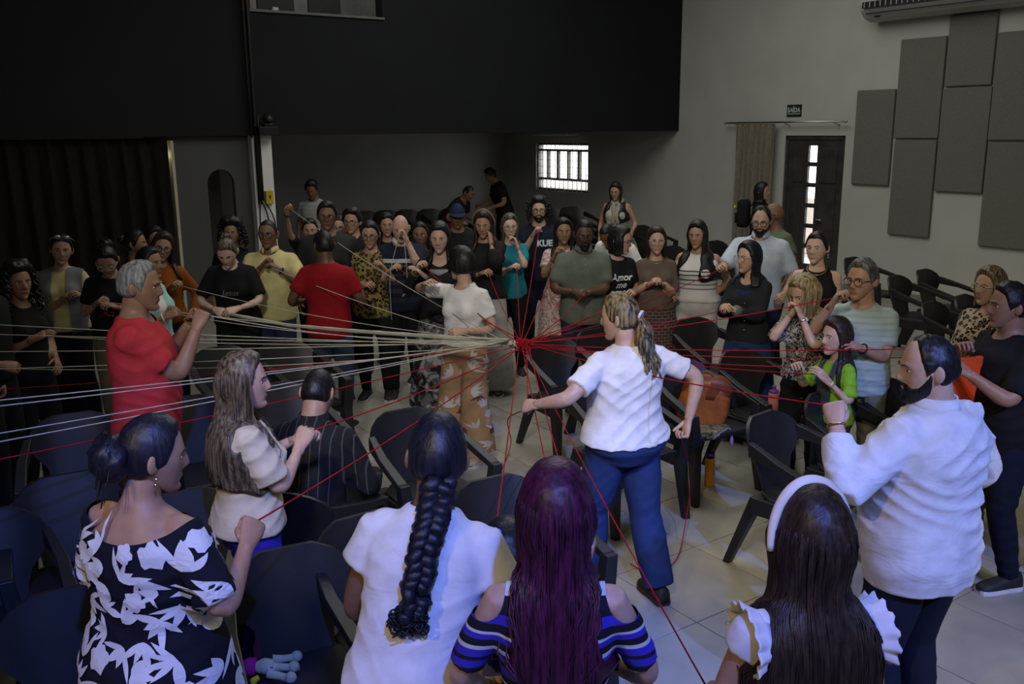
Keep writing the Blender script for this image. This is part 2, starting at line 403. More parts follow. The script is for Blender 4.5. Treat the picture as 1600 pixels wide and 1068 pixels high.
# window under the mezzanine: frame, mullions, panes, grille
win = rbox('window_1', plain('window_frame', (0.16, 0.14, 0.11), .5), [(PW + .04, PW + .1, WQ0, WQ1, WZ0, WZ0 + .05), (PW + .04, PW + .1, WQ0, WQ1, WZ1 - .05, WZ1), (PW + .04, PW + .1, WQ0, WQ0 + .05, WZ0, WZ1), (PW + .04, PW + .1, WQ1 - .05, WQ1, WZ0, WZ1)], kind='structure')
m_fr = MATS['window_frame']; nW = 5; dq = (WQ1 - WQ0) / nW
for z in (WZ0 + .24, WZ1 - .15): rbox('transom', m_fr, [(PW + .04, PW + .1, WQ0 + .05, WQ1 - .05, z - .025, z + .025)], win)
for i in range(1, nW): rbox('mullion', m_fr, [(PW + .04, PW + .1, WQ0 + dq * i - .03, WQ0 + dq * i + .03, WZ0 + .26, WZ1 - .17)], win)
for z0, z1 in ((WZ0 + .05, WZ0 + .215), (WZ0 + .265, WZ1 - .175), (WZ1 - .125, WZ1 - .05)):
    for i in range(nW): rbox('pane', glass_mat(), [(PW + .07, PW + .074, WQ0 + dq * i + .03, WQ0 + dq * (i + 1) - .03, z0, z1)], win)
m_gr = plain('grille_white', (0.45, 0.45, 0.44), .5)
for i in range(12):
    q = WQ0 + (WQ1 - WQ0) * (i + .5) / 12; V, Fc = tube([W(PW + .015, q, WZ0), W(PW + .015, q, WZ1)], .008, 6); mesh_obj('grille_bar', V, Fc, m_gr, win)
for i in range(7):
    z = WZ0 + (WZ1 - WZ0) * (i + .5) / 7; V, Fc = tube([W(PW + .02, WQ0, z), W(PW + .02, WQ1, z)], .005, 6); mesh_obj('grille_bar', V, Fc, m_gr, win)
# exit door: two dark leaves, a column of small panes between
m_door = plain('door_dark_wood', (0.046, 0.044, 0.041), 0.45, .25, 6, 0.1, 50)
door = rbox('door_1', m_door, [(PW + .02, PW + .12, DQ0, DQ0 + .06, 0, DZ), (PW + .02, PW + .12, DQ1 - .06, DQ1, 0, DZ), (PW + .02, PW + .12, DQ0, DQ1, DZ - .06, DZ)], kind='structure')
pq0, pq1 = 9.14, 9.30
for a, b in ((DQ0 + .06, pq0), (pq1, DQ1 - .06)):
    rbox('door_leaf', m_door, [(PW + .04, PW + .09, a, b, .01, DZ - .06)], door)
    for z0, z1 in ((.15, 1.45), (1.55, DZ - .18)): rbox('door_panel', m_door, [(PW + .022, PW + .05, a + .08, b - .08, z0, z1)], door, bevel=.012)
z, ph, gap = DZ - .15, .245, .065
while z - ph > 0.05:
    rbox('pane', glass_mat(), [(PW + .06, PW + .066, pq0, pq1, z - ph, z)], door)
    rbox('door_rail', m_door, [(PW + .04, PW + .09, pq0, pq1, z - ph - gap, z - ph)], door)
    z -= ph + gap
rbox('door_rail', m_door, [(PW + .04, PW + .09, pq0, pq1, DZ - .15, DZ - .06), (PW + .04, PW + .09, pq0, pq1, 0.01, z)], door)
V, Fc = tube([W(PW + .03, 9.05, 1.0), W(PW - .02, 9.05, 1.0), W(PW - .02, 8.95, 1.0)], .011, 8); mesh_obj('door_handle', V, Fc, m_steel, door)
# yard wall outside, seen through the panes
rbox('wall_yard', plain('yard_paint', (0.75, 0.62, 0.56), .9), [(PW + 3.0, PW + 3.1, 5, 20, 0, 1.05)], kind='structure')
rbox('ground_yard', plain('yard_ground', (0.45, 0.44, 0.42), .9), [(PW + .2, PW + 8, 2, 24, -.15, -.02)], kind='structure')

# exit sign
sg = root('exit_sign', W(PW - .006, 9.575, 2.62), 0, label='dark green exit sign with white lettering above the door curtain rod', cat='sign')
mb = MB(); room_box(mb, -.006, .006, -.135, .135, -.09, .09); mb.build('plate', plain('sign_green', (.010, .028, .016), .5), sg)
m_ltr = plain('sign_letter', (.42, .46, .42), .6)
V, Fc = text_mesh('SAÍDA', .098, 0, .004); cx = (V[:, 0].max() + V[:, 0].min()) / 2; V[:, 0] -= cx; V[:, 0] *= .245 / (V[:, 0].max() - V[:, 0].min())
mesh_obj('lettering', [tuple(W(-.0085, -x, y - .022)) for x, y, z in V], Fc, m_ltr, sg, False)
mb = MB(); room_box(mb, -.0085, -.006, -.118, .118, -.052, -.040); mb.build('small_print_line', m_ltr, sg)

# acoustic panels on the right wall
m_pan = cloth_fn('acoustic_fabric', lambda nt: ramp(nt, N(nt, 'ShaderNodeTexNoise', {'Vector': coords(nt, (90, 90, 90)), 'Scale': 1.0, 'Detail': 2.0}).outputs[0], [(.3, (.135, .132, .115)), (.7, (.185, .18, .158))]), wr=.12)
PN = [(8.46, 7.85, 1.56, 2.88, 'grey acoustic panel set apart on the door side of the cluster'), (7.83, 7.17, 2.21, 3.52, 'tall placed grey acoustic panel just under the end of the air conditioner'), (7.81, 7.18, .89, 2.195, 'grey acoustic panel hanging low next to the bare wall beside the door'),
      (7.155, 6.52, 2.87, 3.765, 'grey acoustic panel tucked up against the air conditioner underside'), (7.165, 6.50, 1.52, 2.855, 'grey acoustic panel in the middle of the cluster on the side wall'), (6.50, 5.88, 2.19, 3.5, 'grey acoustic panel touching the one above the leopard blouse woman'), (6.49, 5.86, .85, 2.175, 'grey acoustic panel hanging lowest above the woman in the leopard blouse'),
      (5.85, 5.2, 1.5, 2.84, 'grey acoustic panel on the stage side of the cluster'), (5.86, 5.2, 2.86, 3.765, 'grey acoustic panel on the stage side right below the air conditioner')]
for a, b, z0, z1, lab in PN:
    o = rbox('acoustic_panel', m_pan, [(PW - .05, PW - .001, b + .004, a - .004, z0 + .004, z1 - .004)], bevel=.012, label=lab, cat='wall panel', group='acoustic panels on the side wall')
# air conditioner
ac = root('air_conditioner', W(PW - .012, 7.0, 3.78), 0, label='long white air conditioner mounted over the acoustic panels', cat='air conditioner')
m_ac = plain('ac_white', (.42, .43, .42), .45, .04)
prof = [(0, .0), (-.16, -.015), (-.30, .03), (-.40, .12), (-.43, .2), (-.38, .30), (-.2, .34), (0, .34)]
mb = MB(); mb.prism([W(p, 1.25, z) for p, z in prof], W(0, -2.9)); mb.build('case', m_ac, ac, bevel=.02)
mb = MB(); room_box(mb, -.452, -.40, -1.6, 1.18, .145, .225); mb.build('louvre_slot', m_black, ac)
mb = MB(); room_box(mb, -.395, -.385, -1.6, 1.16, .07, .085); mb.build('slot_line', m_black, ac)
for i in range(34):
    q = 1.15 - i * .08; mb = MB(); room_box(mb, -.456, -.44, q - .012, q, .15, .22); mb.build('vane', m_ac, ac)
mb = MB(); room_box(mb, -.335, -.32, .98, 1.06, .025, .045); mb.build('badge', m_black, ac)
# fixture above the window under the mezzanine
fx = root('soffit_fixture', W(PW - .3, 15.3, ZM - .004), 0, label='pale slim fixture under the mezzanine above the barred window', cat='light fixture')
mb = MB(); room_box(mb, -.15, .25, -.6, .6, -.07, -.0); mb.build('housing', m_ac, fx, bevel=.015)
mb = MB(); room_box(mb, -.12, .22, -.5, .5, -.075, -.07); mb.build('diffuser', plain('diffuser', (.5, .5, .48), .5), fx)
# column fittings: conduits, camera on its bracket, yellow box
cd = root('cable_conduit', W(4.19, QM - .05, 0), 0, label='black cable conduits running down the white column', cat='cable')
for dp, dq_, rr, z0, z1 in ((.06, -.02, .028, 1.45, 5.9), (.10, -.02, .016, 1.5, 2.6), (.0, -.03, .014, 2.3, 5.9)):
    V, Fc = tube([W(dp, dq_, z0 + (z1 - z0) * t) + Vector((0, 0, 0)) for t in np.linspace(0, 1, 6)], rr, 8); mesh_obj('conduit', V, Fc, m_black, cd)
for dp, bow in ((.07, .10), (.1, .16), (.05, -.02)):
    V, Fc = tube([W(dp + bow * math.sin(math.pi * t) * (1 - t * .3), -.04, 1.5 - .75 * t) for t in np.linspace(0, 1, 12)], .009, 6); mesh_obj('loose_cable', V, Fc, m_black, cd)
cmr = root('surveillance_camera', W(4.38, QM - .16, 2.36), AX, label='small black camera on a bracket at the top of the column', cat='camera')
MB().box((-.14, -.08, -.03), (.12, .1, .08)).build('bracket', m_black, cmr, bevel=.006)
MB().box((-.06, -.06, .08), (.06, .06, .12)).build('base', m_black, cmr, bevel=.01)
V, Fc = ball((0, -.01, .18), .065, 16, 10); mesh_obj('head', V, Fc, m_black, cmr)
V, Fc = tube([(0, -.05, .18), (0, -.1, .18)], .035, 14); mesh_obj('lens_ring', V, Fc, plain('lens_grey', (.06, .06, .065), .2), cmr)
yb = root('yellow_box', W(4.37, QM - .07, 1.45), AX, label='yellow wall box on the white column', cat='box')
MB().box((-.05, -.03, 0), (.05, .03, .17)).build('case', plain('yellow_paint', (.50, .40, .015), .5), yb, bevel=.006)
MB().add([(0.0, -.033, .05), (.022, -.033, .11), (.008, -.033, .1), (-.01, -.033, .13), (-.006, -.033, .09)], [(0, 1, 2, 3, 4)]).build('warning_mark', m_black, yb)

# ================================================================== PEOPLE
TORSO_M = [(.80, .148, .105, -.005), (.90, .168, .122, -.012), (.98, .164, .118, -.005), (1.06, .154, .112, .004), (1.16, .158, .115, .006), (1.26, .172, .120, .002), (1.34, .176, .108, -.006), (1.40, .140, .083, -.012), (1.44, .082, .064, -.015), (1.47, .056, .056, -.012)]
TORSO_F = [(.80, .155, .112, -.008), (.90, .178, .130, -.015), (.98, .166, .118, -.005), (1.07, .138, .104, .004), (1.16, .140, .106, .006), (1.25, .150, .110, .004), (1.33, .154, .096, -.006), (1.39, .122, .078, -.012), (1.43, .072, .058, -.015), (1.465, .05, .05, -.012)]
def sstep(x): x = np.clip(x, 0, 1); return x * x * (3 - 2 * x)
def rings(table, n=28):
    V = []; a = np.linspace(0, 2 * np.pi, n, endpoint=False)
    for z, rx, ry, yo in table:
        c, s = np.cos(a), np.sin(a); e = .88
        V.append(np.stack([rx * np.sign(c) * abs(c) ** e, yo + ry * np.sign(s) * abs(s) ** e, np.full(n, z)], 1))
    k = len(V); V = np.concatenate(V)
    Fc = [[i * n + j, i * n + (j + 1) % n, (i + 1) * n + (j + 1) % n, (i + 1) * n + j] for i in range(k - 1) for j in range(n)]
    Fc += [list(range(n))[::-1], [(k - 1) * n + j for j in range(n)]]
    return V, Fc
def densify(path, rad, k=3):
    P = np.asarray(path, float); t = np.arange(len(P)); tt = np.linspace(0, len(P) - 1, (len(P) - 1) * k + 1)
    return np.stack([np.interp(tt, t, P[:, i]) for i in range(3)], 1), np.interp(tt, t, rad)
def limb(path, rad, n=12):
    P, r = densify(path, rad, 3)
    for _ in range(2):
        Q = P.copy(); Q[1:-1] = .25 * P[:-2] + .5 * P[1:-1] + .25 * P[2:]; P = Q
    return tube(P, r, n)
def ik(S, T, l1, l2, pole):
    S, T, pole = (np.array(v, float) for v in (S, T, pole))
    d = T - S; L = np.linalg.norm(d) + 1e-9; mx = (l1 + l2) * .992
    if L > mx: T = S + d / L * mx; d = T - S; L = mx
    x = (l1 * l1 - l2 * l2 + L * L) / (2 * L); y = math.sqrt(max(1e-6, l1 * l1 - x * x)); e = d / L
    p = pole - e * (pole @ e); p /= np.linalg.norm(p) + 1e-9
    return S + e * x + p * y, T
def lap(V, Fc, it=2, lam=.5):
    q = np.array([f if len(f) == 4 else list(f) + [f[-1]] for f in Fc]) if not isinstance(Fc, np.ndarray) else Fc
    E = np.concatenate([q[:, [0, 1]], q[:, [1, 2]], q[:, [2, 3]], q[:, [3, 0]]]); E = np.concatenate([E, E[:, ::-1]])
    cnt = np.bincount(E[:, 0], minlength=len(V))[:, None] + 1e-9
    for _ in range(it):
        acc = np.stack([np.bincount(E[:, 0], weights=V[E[:, 1], i], minlength=len(V)) for i in range(3)], 1)
        V = V + lam * (acc / cnt - V)
    return V
def vnormals(V, Fc):
    q = np.asarray(Fc); n = np.cross(V[q[:, 2]] - V[q[:, 0]], V[q[:, 3]] - V[q[:, 1]]); out = np.zeros_like(V)
    for i in range(4): np.add.at(out, q[:, i], n)
    return out / (np.linalg.norm(out, axis=1)[:, None] + 1e-12)
def folds(V, Fc, amp, seed, near=False):
    """soft drapery folds pressed into a garment"""
    Nn = vnormals(V, Fc)
    d = .55 * lattice_noise(V * np.array([5, 5, 11]) + [seed, 0, 0], seed) + .30 * lattice_noise(V * np.array([9, 9, 20]) + 7.1, seed + 3)
    if near:
        for k, (dx, dy, dz, fr) in enumerate(((.8, .3, 1.0, 62), (-.7, .4, 1.1, 74), (.2, -.6, 1.0, 90))):
            ph = (V @ np.array([dx, dy, dz])) * fr + 5.0 * lattice_noise(V * 4.5 + k * 3.3, seed + k)
            mask = sstep(lattice_noise(V * 3.2 + k * 5.7 + seed, seed + 20 + k) * 1.6 + .25)
            d += .52 * mask * (np.abs(np.sin(ph * .5)) ** .7 * -2 + 1.1)
    V = V + Nn * (amp * d)[:, None]
    return lap(V, Fc, 1, .3)

# ---- head
def head_dirs(nlon, nlat):
    u = np.linspace(-1, 1, nlon, endpoint=False); a = np.pi * np.sign(u) * np.abs(u) ** 1.3
    th = np.linspace(-np.pi / 2, np.pi / 2, nlat + 2)[1:-1]
    A, T = np.meshgrid(a, th)
    D = np.stack([np.sin(A) * np.cos(T), np.cos(A) * np.cos(T), np.sin(T)], -1).reshape(-1, 3)
    D = np.concatenate([D, [[0, 0, -1], [0, 0, 1]]])
    Fc = [[i * nlon + j, (i + 1) * nlon + j, (i + 1) * nlon + (j + 1) % nlon, i * nlon + (j + 1) % nlon] for i in range(nlat - 1) for j in range(nlon)]
    b, t = nlat * nlon, nlat * nlon + 1
    Fc += [[b, j, (j + 1) % nlon, b] for j in range(nlon)] + [[t, (nlat - 1) * nlon + (j + 1) % nlon, (nlat - 1) * nlon + j, t] for j in range(nlon)]
    return D, np.array(Fc)
def head_surf(D, sex='m', feat=1.0):
    x, z = .075 * D[:, 0], .117 * D[:, 2]; f = D[:, 1]
    y = np.where(f > 0, .090 * np.abs(f) ** .82, .100 * f)
    t = np.clip(-z / .117, 0, 1); tu = np.clip(z / .117, 0, 1)
    jaw = .34 if sex == 'f' else .26
    x = x * (1 - jaw * t ** 1.7) * (1 - .04 * tu)
    y = np.where(y < 0, y * (1 - .60 * sstep((t - .15) / .85)), y * (1 - .06 * t))
    y = y + .050 * t ** 3
    z = np.where((f < 0) & (t > 0), z * (1 - .38 * t * np.abs(f)), z)
    if feat:
        fr = np.clip(f * 3, 0, 1); ax = np.abs(x)
        na = np.interp(z, [-.046, -.036, -.028, .012, .03], [0, .017, .023, .004, 0]); sg = np.interp(z, [-.036, .012], [.0135, .008])
        d = na * np.exp(-(x / sg) ** 2)
        d += .004 * np.exp(-((ax - .016) / .006) ** 2 - ((z + .034) / .007) ** 2)
        d -= .009 * np.exp(-((ax - .031) / .016) ** 2 - ((z - .003) / .011) ** 2)
        d += (.003 if sex == 'f' else .006) * np.exp(-((ax - .028) / .024) ** 2 - ((z - .022) / .008) ** 2)
        d += .006 * np.exp(-(x / .021) ** 2 - ((z + .062) / .010) ** 2)
        d -= .003 * np.exp(-(x / .03) ** 2 - ((z + .080) / .006) ** 2)
        d += .006 * np.exp(-(x / .020) ** 2 - ((z + .100) / .012) ** 2)
        y = y + d * fr * feat
    return np.stack([x, y, z], 1)
HGRID = {}
def hgrid(nlon, nlat):
    if (nlon, nlat) not in HGRID: HGRID[(nlon, nlat)] = head_dirs(nlon, nlat)
    return HGRID[(nlon, nlat)]
HAIRLINE = ([0, .45, .8, 1.0, 1.2, 1.4, 1.62, 1.85, 2.1, 2.5, 3.15], {
    'm': [.080, .078, .072, .060, .025, -.020, .006, -.005, -.050, -.072, -.076],
    'f': [.078, .076, .068, .052, .020, -.010, -.02, -.03, -.050, -.070, -.074],
    'long': [.080, .076, .064, .040, -.010, -.06, -.07, -.07, -.070, -.070, -.074],
    'bald': [.2, .2, .2, .2, .05, -.015, .016, .014, .018, .024, .026],
    'recede': [.100, .104, .092, .07, .03, -.02, .006, -.005, -.050, -.072, -.076],
    'fringe': [.034, .034, .032, .02, -.02, -.04, -.03, -.03, -.050, -.070, -.074]})
def hair_cap(style, off, bulk=0.0, noise=0.0, freq=40, seed=1, res=(56, 44), sex='m'):
    D, Fc = hgrid(*res); P = head_surf(D, sex, 0.0)
    az = np.arctan2(np.abs(P[:, 0]), P[:, 1] - .01)
    m = P[:, 2] - np.interp(az, HAIRLINE[0], HAIRLINE[1][style])
    m = m + .004 * lattice_noise(P * 45, seed)
    k = sstep(m / .022 + .10); Nn = D * np.array([1 / .075, 1 / .095, 1 / .117]); Nn /= np.linalg.norm(Nn, axis=1)[:, None]
    o = off * k + bulk * k * np.clip(P[:, 2] / .1, 0, 1)
    if noise: o = o + noise * k * (lattice_noise(P * freq, seed) + .5 * lattice_noise(P * freq * 2.1, seed + 1))
    V = P + Nn * (o - .014 * sstep(-(m - .002) / .016))[:, None]
    keep = (m[Fc] > -.016).any(1)
    return V, Fc[keep]
def compact(V, Fc):
    Fc = np.asarray(Fc); u, inv = np.unique(Fc, return_inverse=True)
    return V[u], [list(dict.fromkeys(f)) for f in inv.reshape(Fc.shape).tolist()]

# ---- hand: wrist at origin, fingers +Y, back of hand +Z, right hand thumb towards -X
def hand(side, curl, n=6):
    mb = MB(); c = {'fist': (72, 82, 55), 'hold': (52, 62, 40), 'relax': (20, 28, 22), 'flat': (6, 8, 6), 'point': (40, 70, 50)}[curl]
    sec = [(-.03, .026, .020, 0), (0, .027, .019, 0), (.025, .034, .0175, 0), (.055, .041, .0155, .001), (.082, .042, .0135, .001), (.094, .038, .010, 0)]
    V = []; a = np.linspace(0, 2 * np.pi, 12, endpoint=False)
    for y, rx, rz, zo in sec: V.append(np.stack([rx * np.cos(a), np.full(12, y), zo + rz * np.sin(a)], 1))
    k = len(V); Fc = [[i * 12 + j, i * 12 + (j + 1) % 12, (i + 1) * 12 + (j + 1) % 12, (i + 1) * 12 + j] for i in range(k - 1) for j in range(12)]
    Fc += [list(range(12))[::-1], [(k - 1) * 12 + j for j in range(12)]]
    mb.add(np.concatenate(V), Fc)
    for x, y0, L, r in ((-.029, .088, .072, .0088), (-.010, .091, .080, .0090), (.010, .090, .074, .0086), (.028, .084, .058, .0076)):
        p = np.array([x, y0 - .012, 0]); pts = [p.copy()]; ang = 0; p = p + [0, .012, 0]; pts.append(p.copy())
        for seg, cc in zip((.46, .30, .24), c):
            ang += R(cc); 
            for _ in range(2): p = p + np.array([0, math.cos(ang), -math.sin(ang)]) * L * seg / 2; pts.append(p.copy())
        rr = list(np.linspace(r, r * .74, len(pts) - 1)) + [r * .35]
        mb.add(*tube(pts, rr, n, up=(1, 0, 0)))
    close = {'fist': 1.0, 'hold': .8, 'relax': .35, 'flat': .1, 'point': .9}[curl]
    p = np.array([-.022, .018, -.004]); pts = [p.copy()]; d = np.array([-.62 + .3 * close, .75, -.22 - .25 * close]); d /= np.linalg.norm(d)
    for i, L in enumerate((.030, .017, .017, .013, .013)):
        p = p + d * L; pts.append(p.copy()); d = d + np.array([.30 * close, 0, -.22 * close]); d /= np.linalg.norm(d)
    mb.add(*tube(pts, [.0135, .0125, .0105, .0098, .0088, .0045], n, up=(0, 0, 1)))
    V = np.array(mb.v)
    if side < 0: V[:, 0] *= -1; return V, [f[::-1] for f in mb.f]
    return V, mb.f

def shoe_mesh(L, w, hgt, low=True):
    st = [(-.27, .55, .62), (-.24, .80, .95), (-.10, .86, 1.0), (.05, .85, .95), (.22, .92, .72), (.42, 1.0, .56), (.60, .96, .46), (.70, .72, .34), (.73, .40, .2)]
    V = []; a = np.linspace(0, 2 * np.pi, 14, endpoint=False)
    for y, ww, hh in st:
        c, s = np.cos(a), np.sin(a)
        V.append(np.stack([w * ww * np.sign(c) * abs(c) ** .7, np.full(14, y * L), .018 + np.where(s > 0, hgt * hh * s ** .8, -.004 * abs(s))], 1))
    k = len(V); Fc = [[i * 14 + j, i * 14 + (j + 1) % 14, (i + 1) * 14 + (j + 1) % 14, (i + 1) * 14 + j] for i in range(k - 1) for j in range(14)] + [list(range(14))[::-1], [(k - 1) * 14 + j for j in range(14)]]
    up = (np.concatenate(V), [f[::-1] for f in Fc])
    pl = [(w * ww * 1.06, y * L) for y, ww, hh in st]; ring = [(x, y) for x, y in pl] + [(-x, y) for x, y in pl[::-1]]
    so = MB().prism([(x, y, 0.001) for x, y in ring], (0, 0, .024))
    return up, so

def cut_field(gV, gF, fld):
    """keep the cloth where fld > 0, its edge laid smoothly along fld = 0"""
    gK = gF[(fld[gF] > 0).any(1)]; ins = fld <= 0; gV1 = gV.copy()
    acc = np.zeros_like(gV); cnt = np.zeros(len(gV)); facc = np.zeros(len(gV))
    for i in range(4):
        for j in range(4):
            if i == j: continue
            sel = ins[gK[:, i]] & ~ins[gK[:, j]]; np.add.at(acc, gK[sel, i], gV[gK[sel, j]]); np.add.at(cnt, gK[sel, i], 1); np.add.at(facc, gK[sel, i], fld[gK[sel, j]])
    mv = cnt > 0; ov = acc[mv] / cnt[mv][:, None]; of = facc[mv] / cnt[mv]; w_ = np.clip(of / (of - fld[mv] + 1e-9), 0, 1)[:, None]; gV1[mv] = ov + (gV[mv] - ov) * w_
    return gV1, gK

JOBS = []      # generators waiting for their remeshed volumes
def remesh_all(reqs):
    """reqs: list of (V, F, voxel); returns list of (V, quads)"""
    objs = []
    for V, Fc, vox in reqs:
        o = mesh_obj('volume', V, Fc, None); o.data.materials.clear()
        md = o.modifiers.new('r', 'REMESH'); md.mode = 'VOXEL'; md.voxel_size = vox; md.adaptivity = 0; objs.append(o)
    bpy.context.view_layer.update(); dg = bpy.context.evaluated_depsgraph_get(); out = []
    for o in objs:
        e = o.evaluated_get(dg); me = e.to_mesh()
        V = np.empty(len(me.vertices) * 3, np.float32); me.vertices.foreach_get('co', V); V = V.reshape(-1, 3).astype(float)
        q = np.empty(len(me.loops), np.int32); me.loops.foreach_get('vertex_index', q); out.append((V, q.reshape(-1, 4)))
        e.to_mesh_clear()
    for o in objs:
        d = o.data; bpy.data.objects.remove(o); bpy.data.meshes.remove(d)
    return out

SKIN = {'light': (.46, .30, .22), 'fair': (.52, .36, .28), 'med': (.36, .215, .14), 'tan': (.27, .155, .095), 'brown': (.165, .088, .052), 'dark': (.095, .048, .029)}
HAIRC = {'black': ((.004, .004, .005), (.016, .014, .014)), 'brown': ((.012, .007, .005), (.045, .026, .016)), 'grey': ((.09, .09, .095), (.30, .30, .31)), 'salt': ((.03, .03, .032), (.16, .16, .165)),
         'blonde': ((.10, .07, .035), (.45, .36, .20)), 'ash': ((.02, .016, .012), (.17, .13, .085)), 'wine': ((.020, .003, .012), (.075, .010, .045)), 'blueblack': ((.004, .005, .010), (.012, .014, .026)), 'mixed': ((.02, .014, .010), (.30, .23, .12))}
EYE = plain('eye_white', (.55, .52, .48), .3); IRIS = plain('iris_dark', (.015, .009, .006), .2)
HANDS = {}     # person key -> {'R': point, 'L': point} in the world
PEOPLE = {}

def person(key, label, px, h, f, skin='med', sex='f', g=1.0, hair=('short', 'black'), top=None, bottom=None, shoes=(.02, .02, .02), sole=(.5, .5, .48), hf=None, pitch=0, roll=0, lean=0, tilt=0, belly=0.0,
           RH=None, LH=None, grip='hold', bust=1.0, near=False, sit=False, feet=None, glasses=None, beard=None, loc=None, extra=None, seed=None, headk=1.0, eyes=True, smile=0.0, pole=(.55, -.45, -1.0), lipc=None, zoff=0.0):
    seed = seed if seed is not None else (sum(ord(c) * (i + 3) for i, c in enumerate(key)) % 997)
    s = h / 1.70; hs = (.72 + .28 * s) * headk; vox = .0105 if near else .019
    if near == 2: vox = .0085
    dz = -(.95 * s - .54) if sit else 0.0; hf = f if hf is None else hf
    ga = g ** .45; gy = g ** 1.15; T0 = TORSO_M if sex == 'm' else TORSO_F
    ls, ts = R(lean), R(tilt); z0 = .97 * s
    def bend(P):
        P = np.array(P, float); one = P.ndim == 1; P = np.atleast_2d(P).copy()
        k = sstep((P[:, 2] - .90 * s) / (.34 * s)); a, b = ls * k, ts * k; z = P[:, 2] - z0
        y, z2 = P[:, 1] * np.cos(a) + z * np.sin(a), z * np.cos(a) - P[:, 1] * np.sin(a)
        x, z3 = P[:, 0] * np.cos(b) + z2 * np.sin(b), z2 * np.cos(b) - P[:, 0] * np.sin(b)
        P = np.stack([x, y, z0 + z3 + dz], 1); return P[0] if one else P
    def torso(infl, zlo, zhi, T=T0, flare=0.0, crotch=False):
        zs = np.array([r[0] for r in T]); rows = []
        for z in sorted(set([zlo, zhi] + [x for x in np.arange(.80, 1.5, .045) if zlo < x < zhi])):
            rx, ry, yo = (np.interp(z, zs, [r[i] for r in T]) for i in (1, 2, 3))
            up_ = 1 - sstep((z - 1.33) / .1); gg = 1 + (g - 1) * (.25 + .75 * up_)
            be = belly * math.exp(-((z - 1.06) / .13) ** 2); fl = flare * (1 - sstep((z - zlo) / .2))
            if crotch: k_ = 1 - .38 * sstep((.92 - z) / .13); rx, ry = rx * k_, ry * (k_ * .5 + .5)
            rows.append((z * s, (rx * gg + infl + fl + be * .35) * s, (ry * (1 + (gy - 1) * (.25 + .75 * up_)) + infl + fl + be * .6) * s, (yo + be * .5) * s))
        V, Fc = rings(rows); return bend(V), Fc
    sx = (.162 if sex == 'm' else .142) * (.62 + .38 * g); S = {}
    for sd in (1, -1): S[sd] = bend((sd * sx * s, -.012 * s, 1.372 * s))
    # head frame
    nb = bend((0, -.012 * s, 1.455 * s)); yaw = R(hf - f)
    HM = Matrix.Translation(nb) @ Matrix.Rotation(-ts * .6 + R(roll), 4, 'Y') @ Matrix.Rotation(yaw, 4, 'Z') @ Matrix.Rotation(-(ls * .45 + R(pitch)), 4, 'X') @ Matrix.Translation((0, .028 * hs, .128 * hs)) @ Matrix.Scale(hs, 4)
    topl = HM @ Vector((0, -.01, .125))
    rz = R(f + 180); cz, sz = math.cos(rz), math.sin(rz)
    rot = lambda v: Vector((v[0] * cz - v[1] * sz, v[0] * sz + v[1] * cz, v[2]))
    irot = lambda v: Vector((v[0] * cz + v[1] * sz, -v[0] * sz + v[1] * cz, v[2]))
    if loc is None:
        P = on_z(px[0], px[1], topl.z + zoff); o2 = rot(topl); L0 = Vector((P.x - o2.x, P.y - o2.y, zoff))
    else: L0 = Vector((loc[0], loc[1], 0))
    PEOPLE[key] = L0
    rt = root('person', L0, rz, label=label, cat='person')
    # arms
    la, lf = .295 * s, .245 * s; arm = {}; held = {}; HANDS[key] = {}
    for sd, tgt, nm in ((1, RH, 'R'), (-1, LH, 'L')):
        gr = grip
        if tgt is None: tg = bend((sd * (sx + .09 * g) * s, .06 * s, .84 * s)); tg = np.array(tg); gr = 'relax'; pl = (sd * .5, -1, -.2)
        else:
            if len(tgt) > 3 and isinstance(tgt[3], str): gr = tgt[3]
            pl = (sd * pole[0], pole[1], pole[2])
            if tgt[0] == 'l': tg = np.array(bend((tgt[1] * s, tgt[2] * s, tgt[3] * s))); gr = tgt[4] if len(tgt) > 4 else grip
            else: q = on_y(tgt[0], tgt[1], L0.y - tgt[2]); tg = np.array(irot(q - L0)); 
        # the wrist stops short of the palm target
        dd = tg - S[sd]; dd /= np.linalg.norm(dd) + 1e-9
        E_, Wr = ik(S[sd], tg - dd * .05 * hs, la, lf, pl)
        arm[sd] = (E_, Wr, gr); held[sd] = tgt is not None
    # legs
    leg = {}; hipz = .90 * s + dz
    for sd in (1, -1):
        hp = np.array([sd * .088 * s * ga, 0, hipz]); ft = (feet or {}).get(sd, (sd * .105, .0, 0.0))
        an = np.array([ft[0] * s, (ft[1] - .02) * s, .075 * s + ft[2]])
        if sit: an = np.array([sd * .12 * s, .36 * s, .075]); kn = np.array([sd * .12 * s, .44 * s, .50 * s])
        else: kn, an = ik(hp, an, .43 * s, .405 * s, (sd * .12, 1, 0))
        leg[sd] = (hp, kn, an, ft)
    # ---- volumes to be fused: body, upper garment, lower garment
    tp = dict(kind='tee', mat=None, sleeve=.28, hem=.88, infl=.014, neck=(.075, .055, .055)); tp.update(top or {})
    bt = dict(kind='pants', mat=None, infl=.014, wide=0.0, waist=1.02, to=1.0); bt.update(bottom or {})
    ra = (.048 if sex == 'm' else .042) * s * ga
    def arm_rad(infl): return [x + infl * s for x in (ra * 1.10, ra * 1.02, ra * .86, ra * .84, ra * .66, ra * .54)]
    def arm_path(sd):
        E_, Wr, _ = arm[sd]; Sx = S[sd]; return [Sx - (E_ - Sx) * .06, Sx + (E_ - Sx) * .5, E_ - (E_ - Sx) * .04, E_ + (Wr - E_) * .25, E_ + (Wr - E_) * .7, Wr]
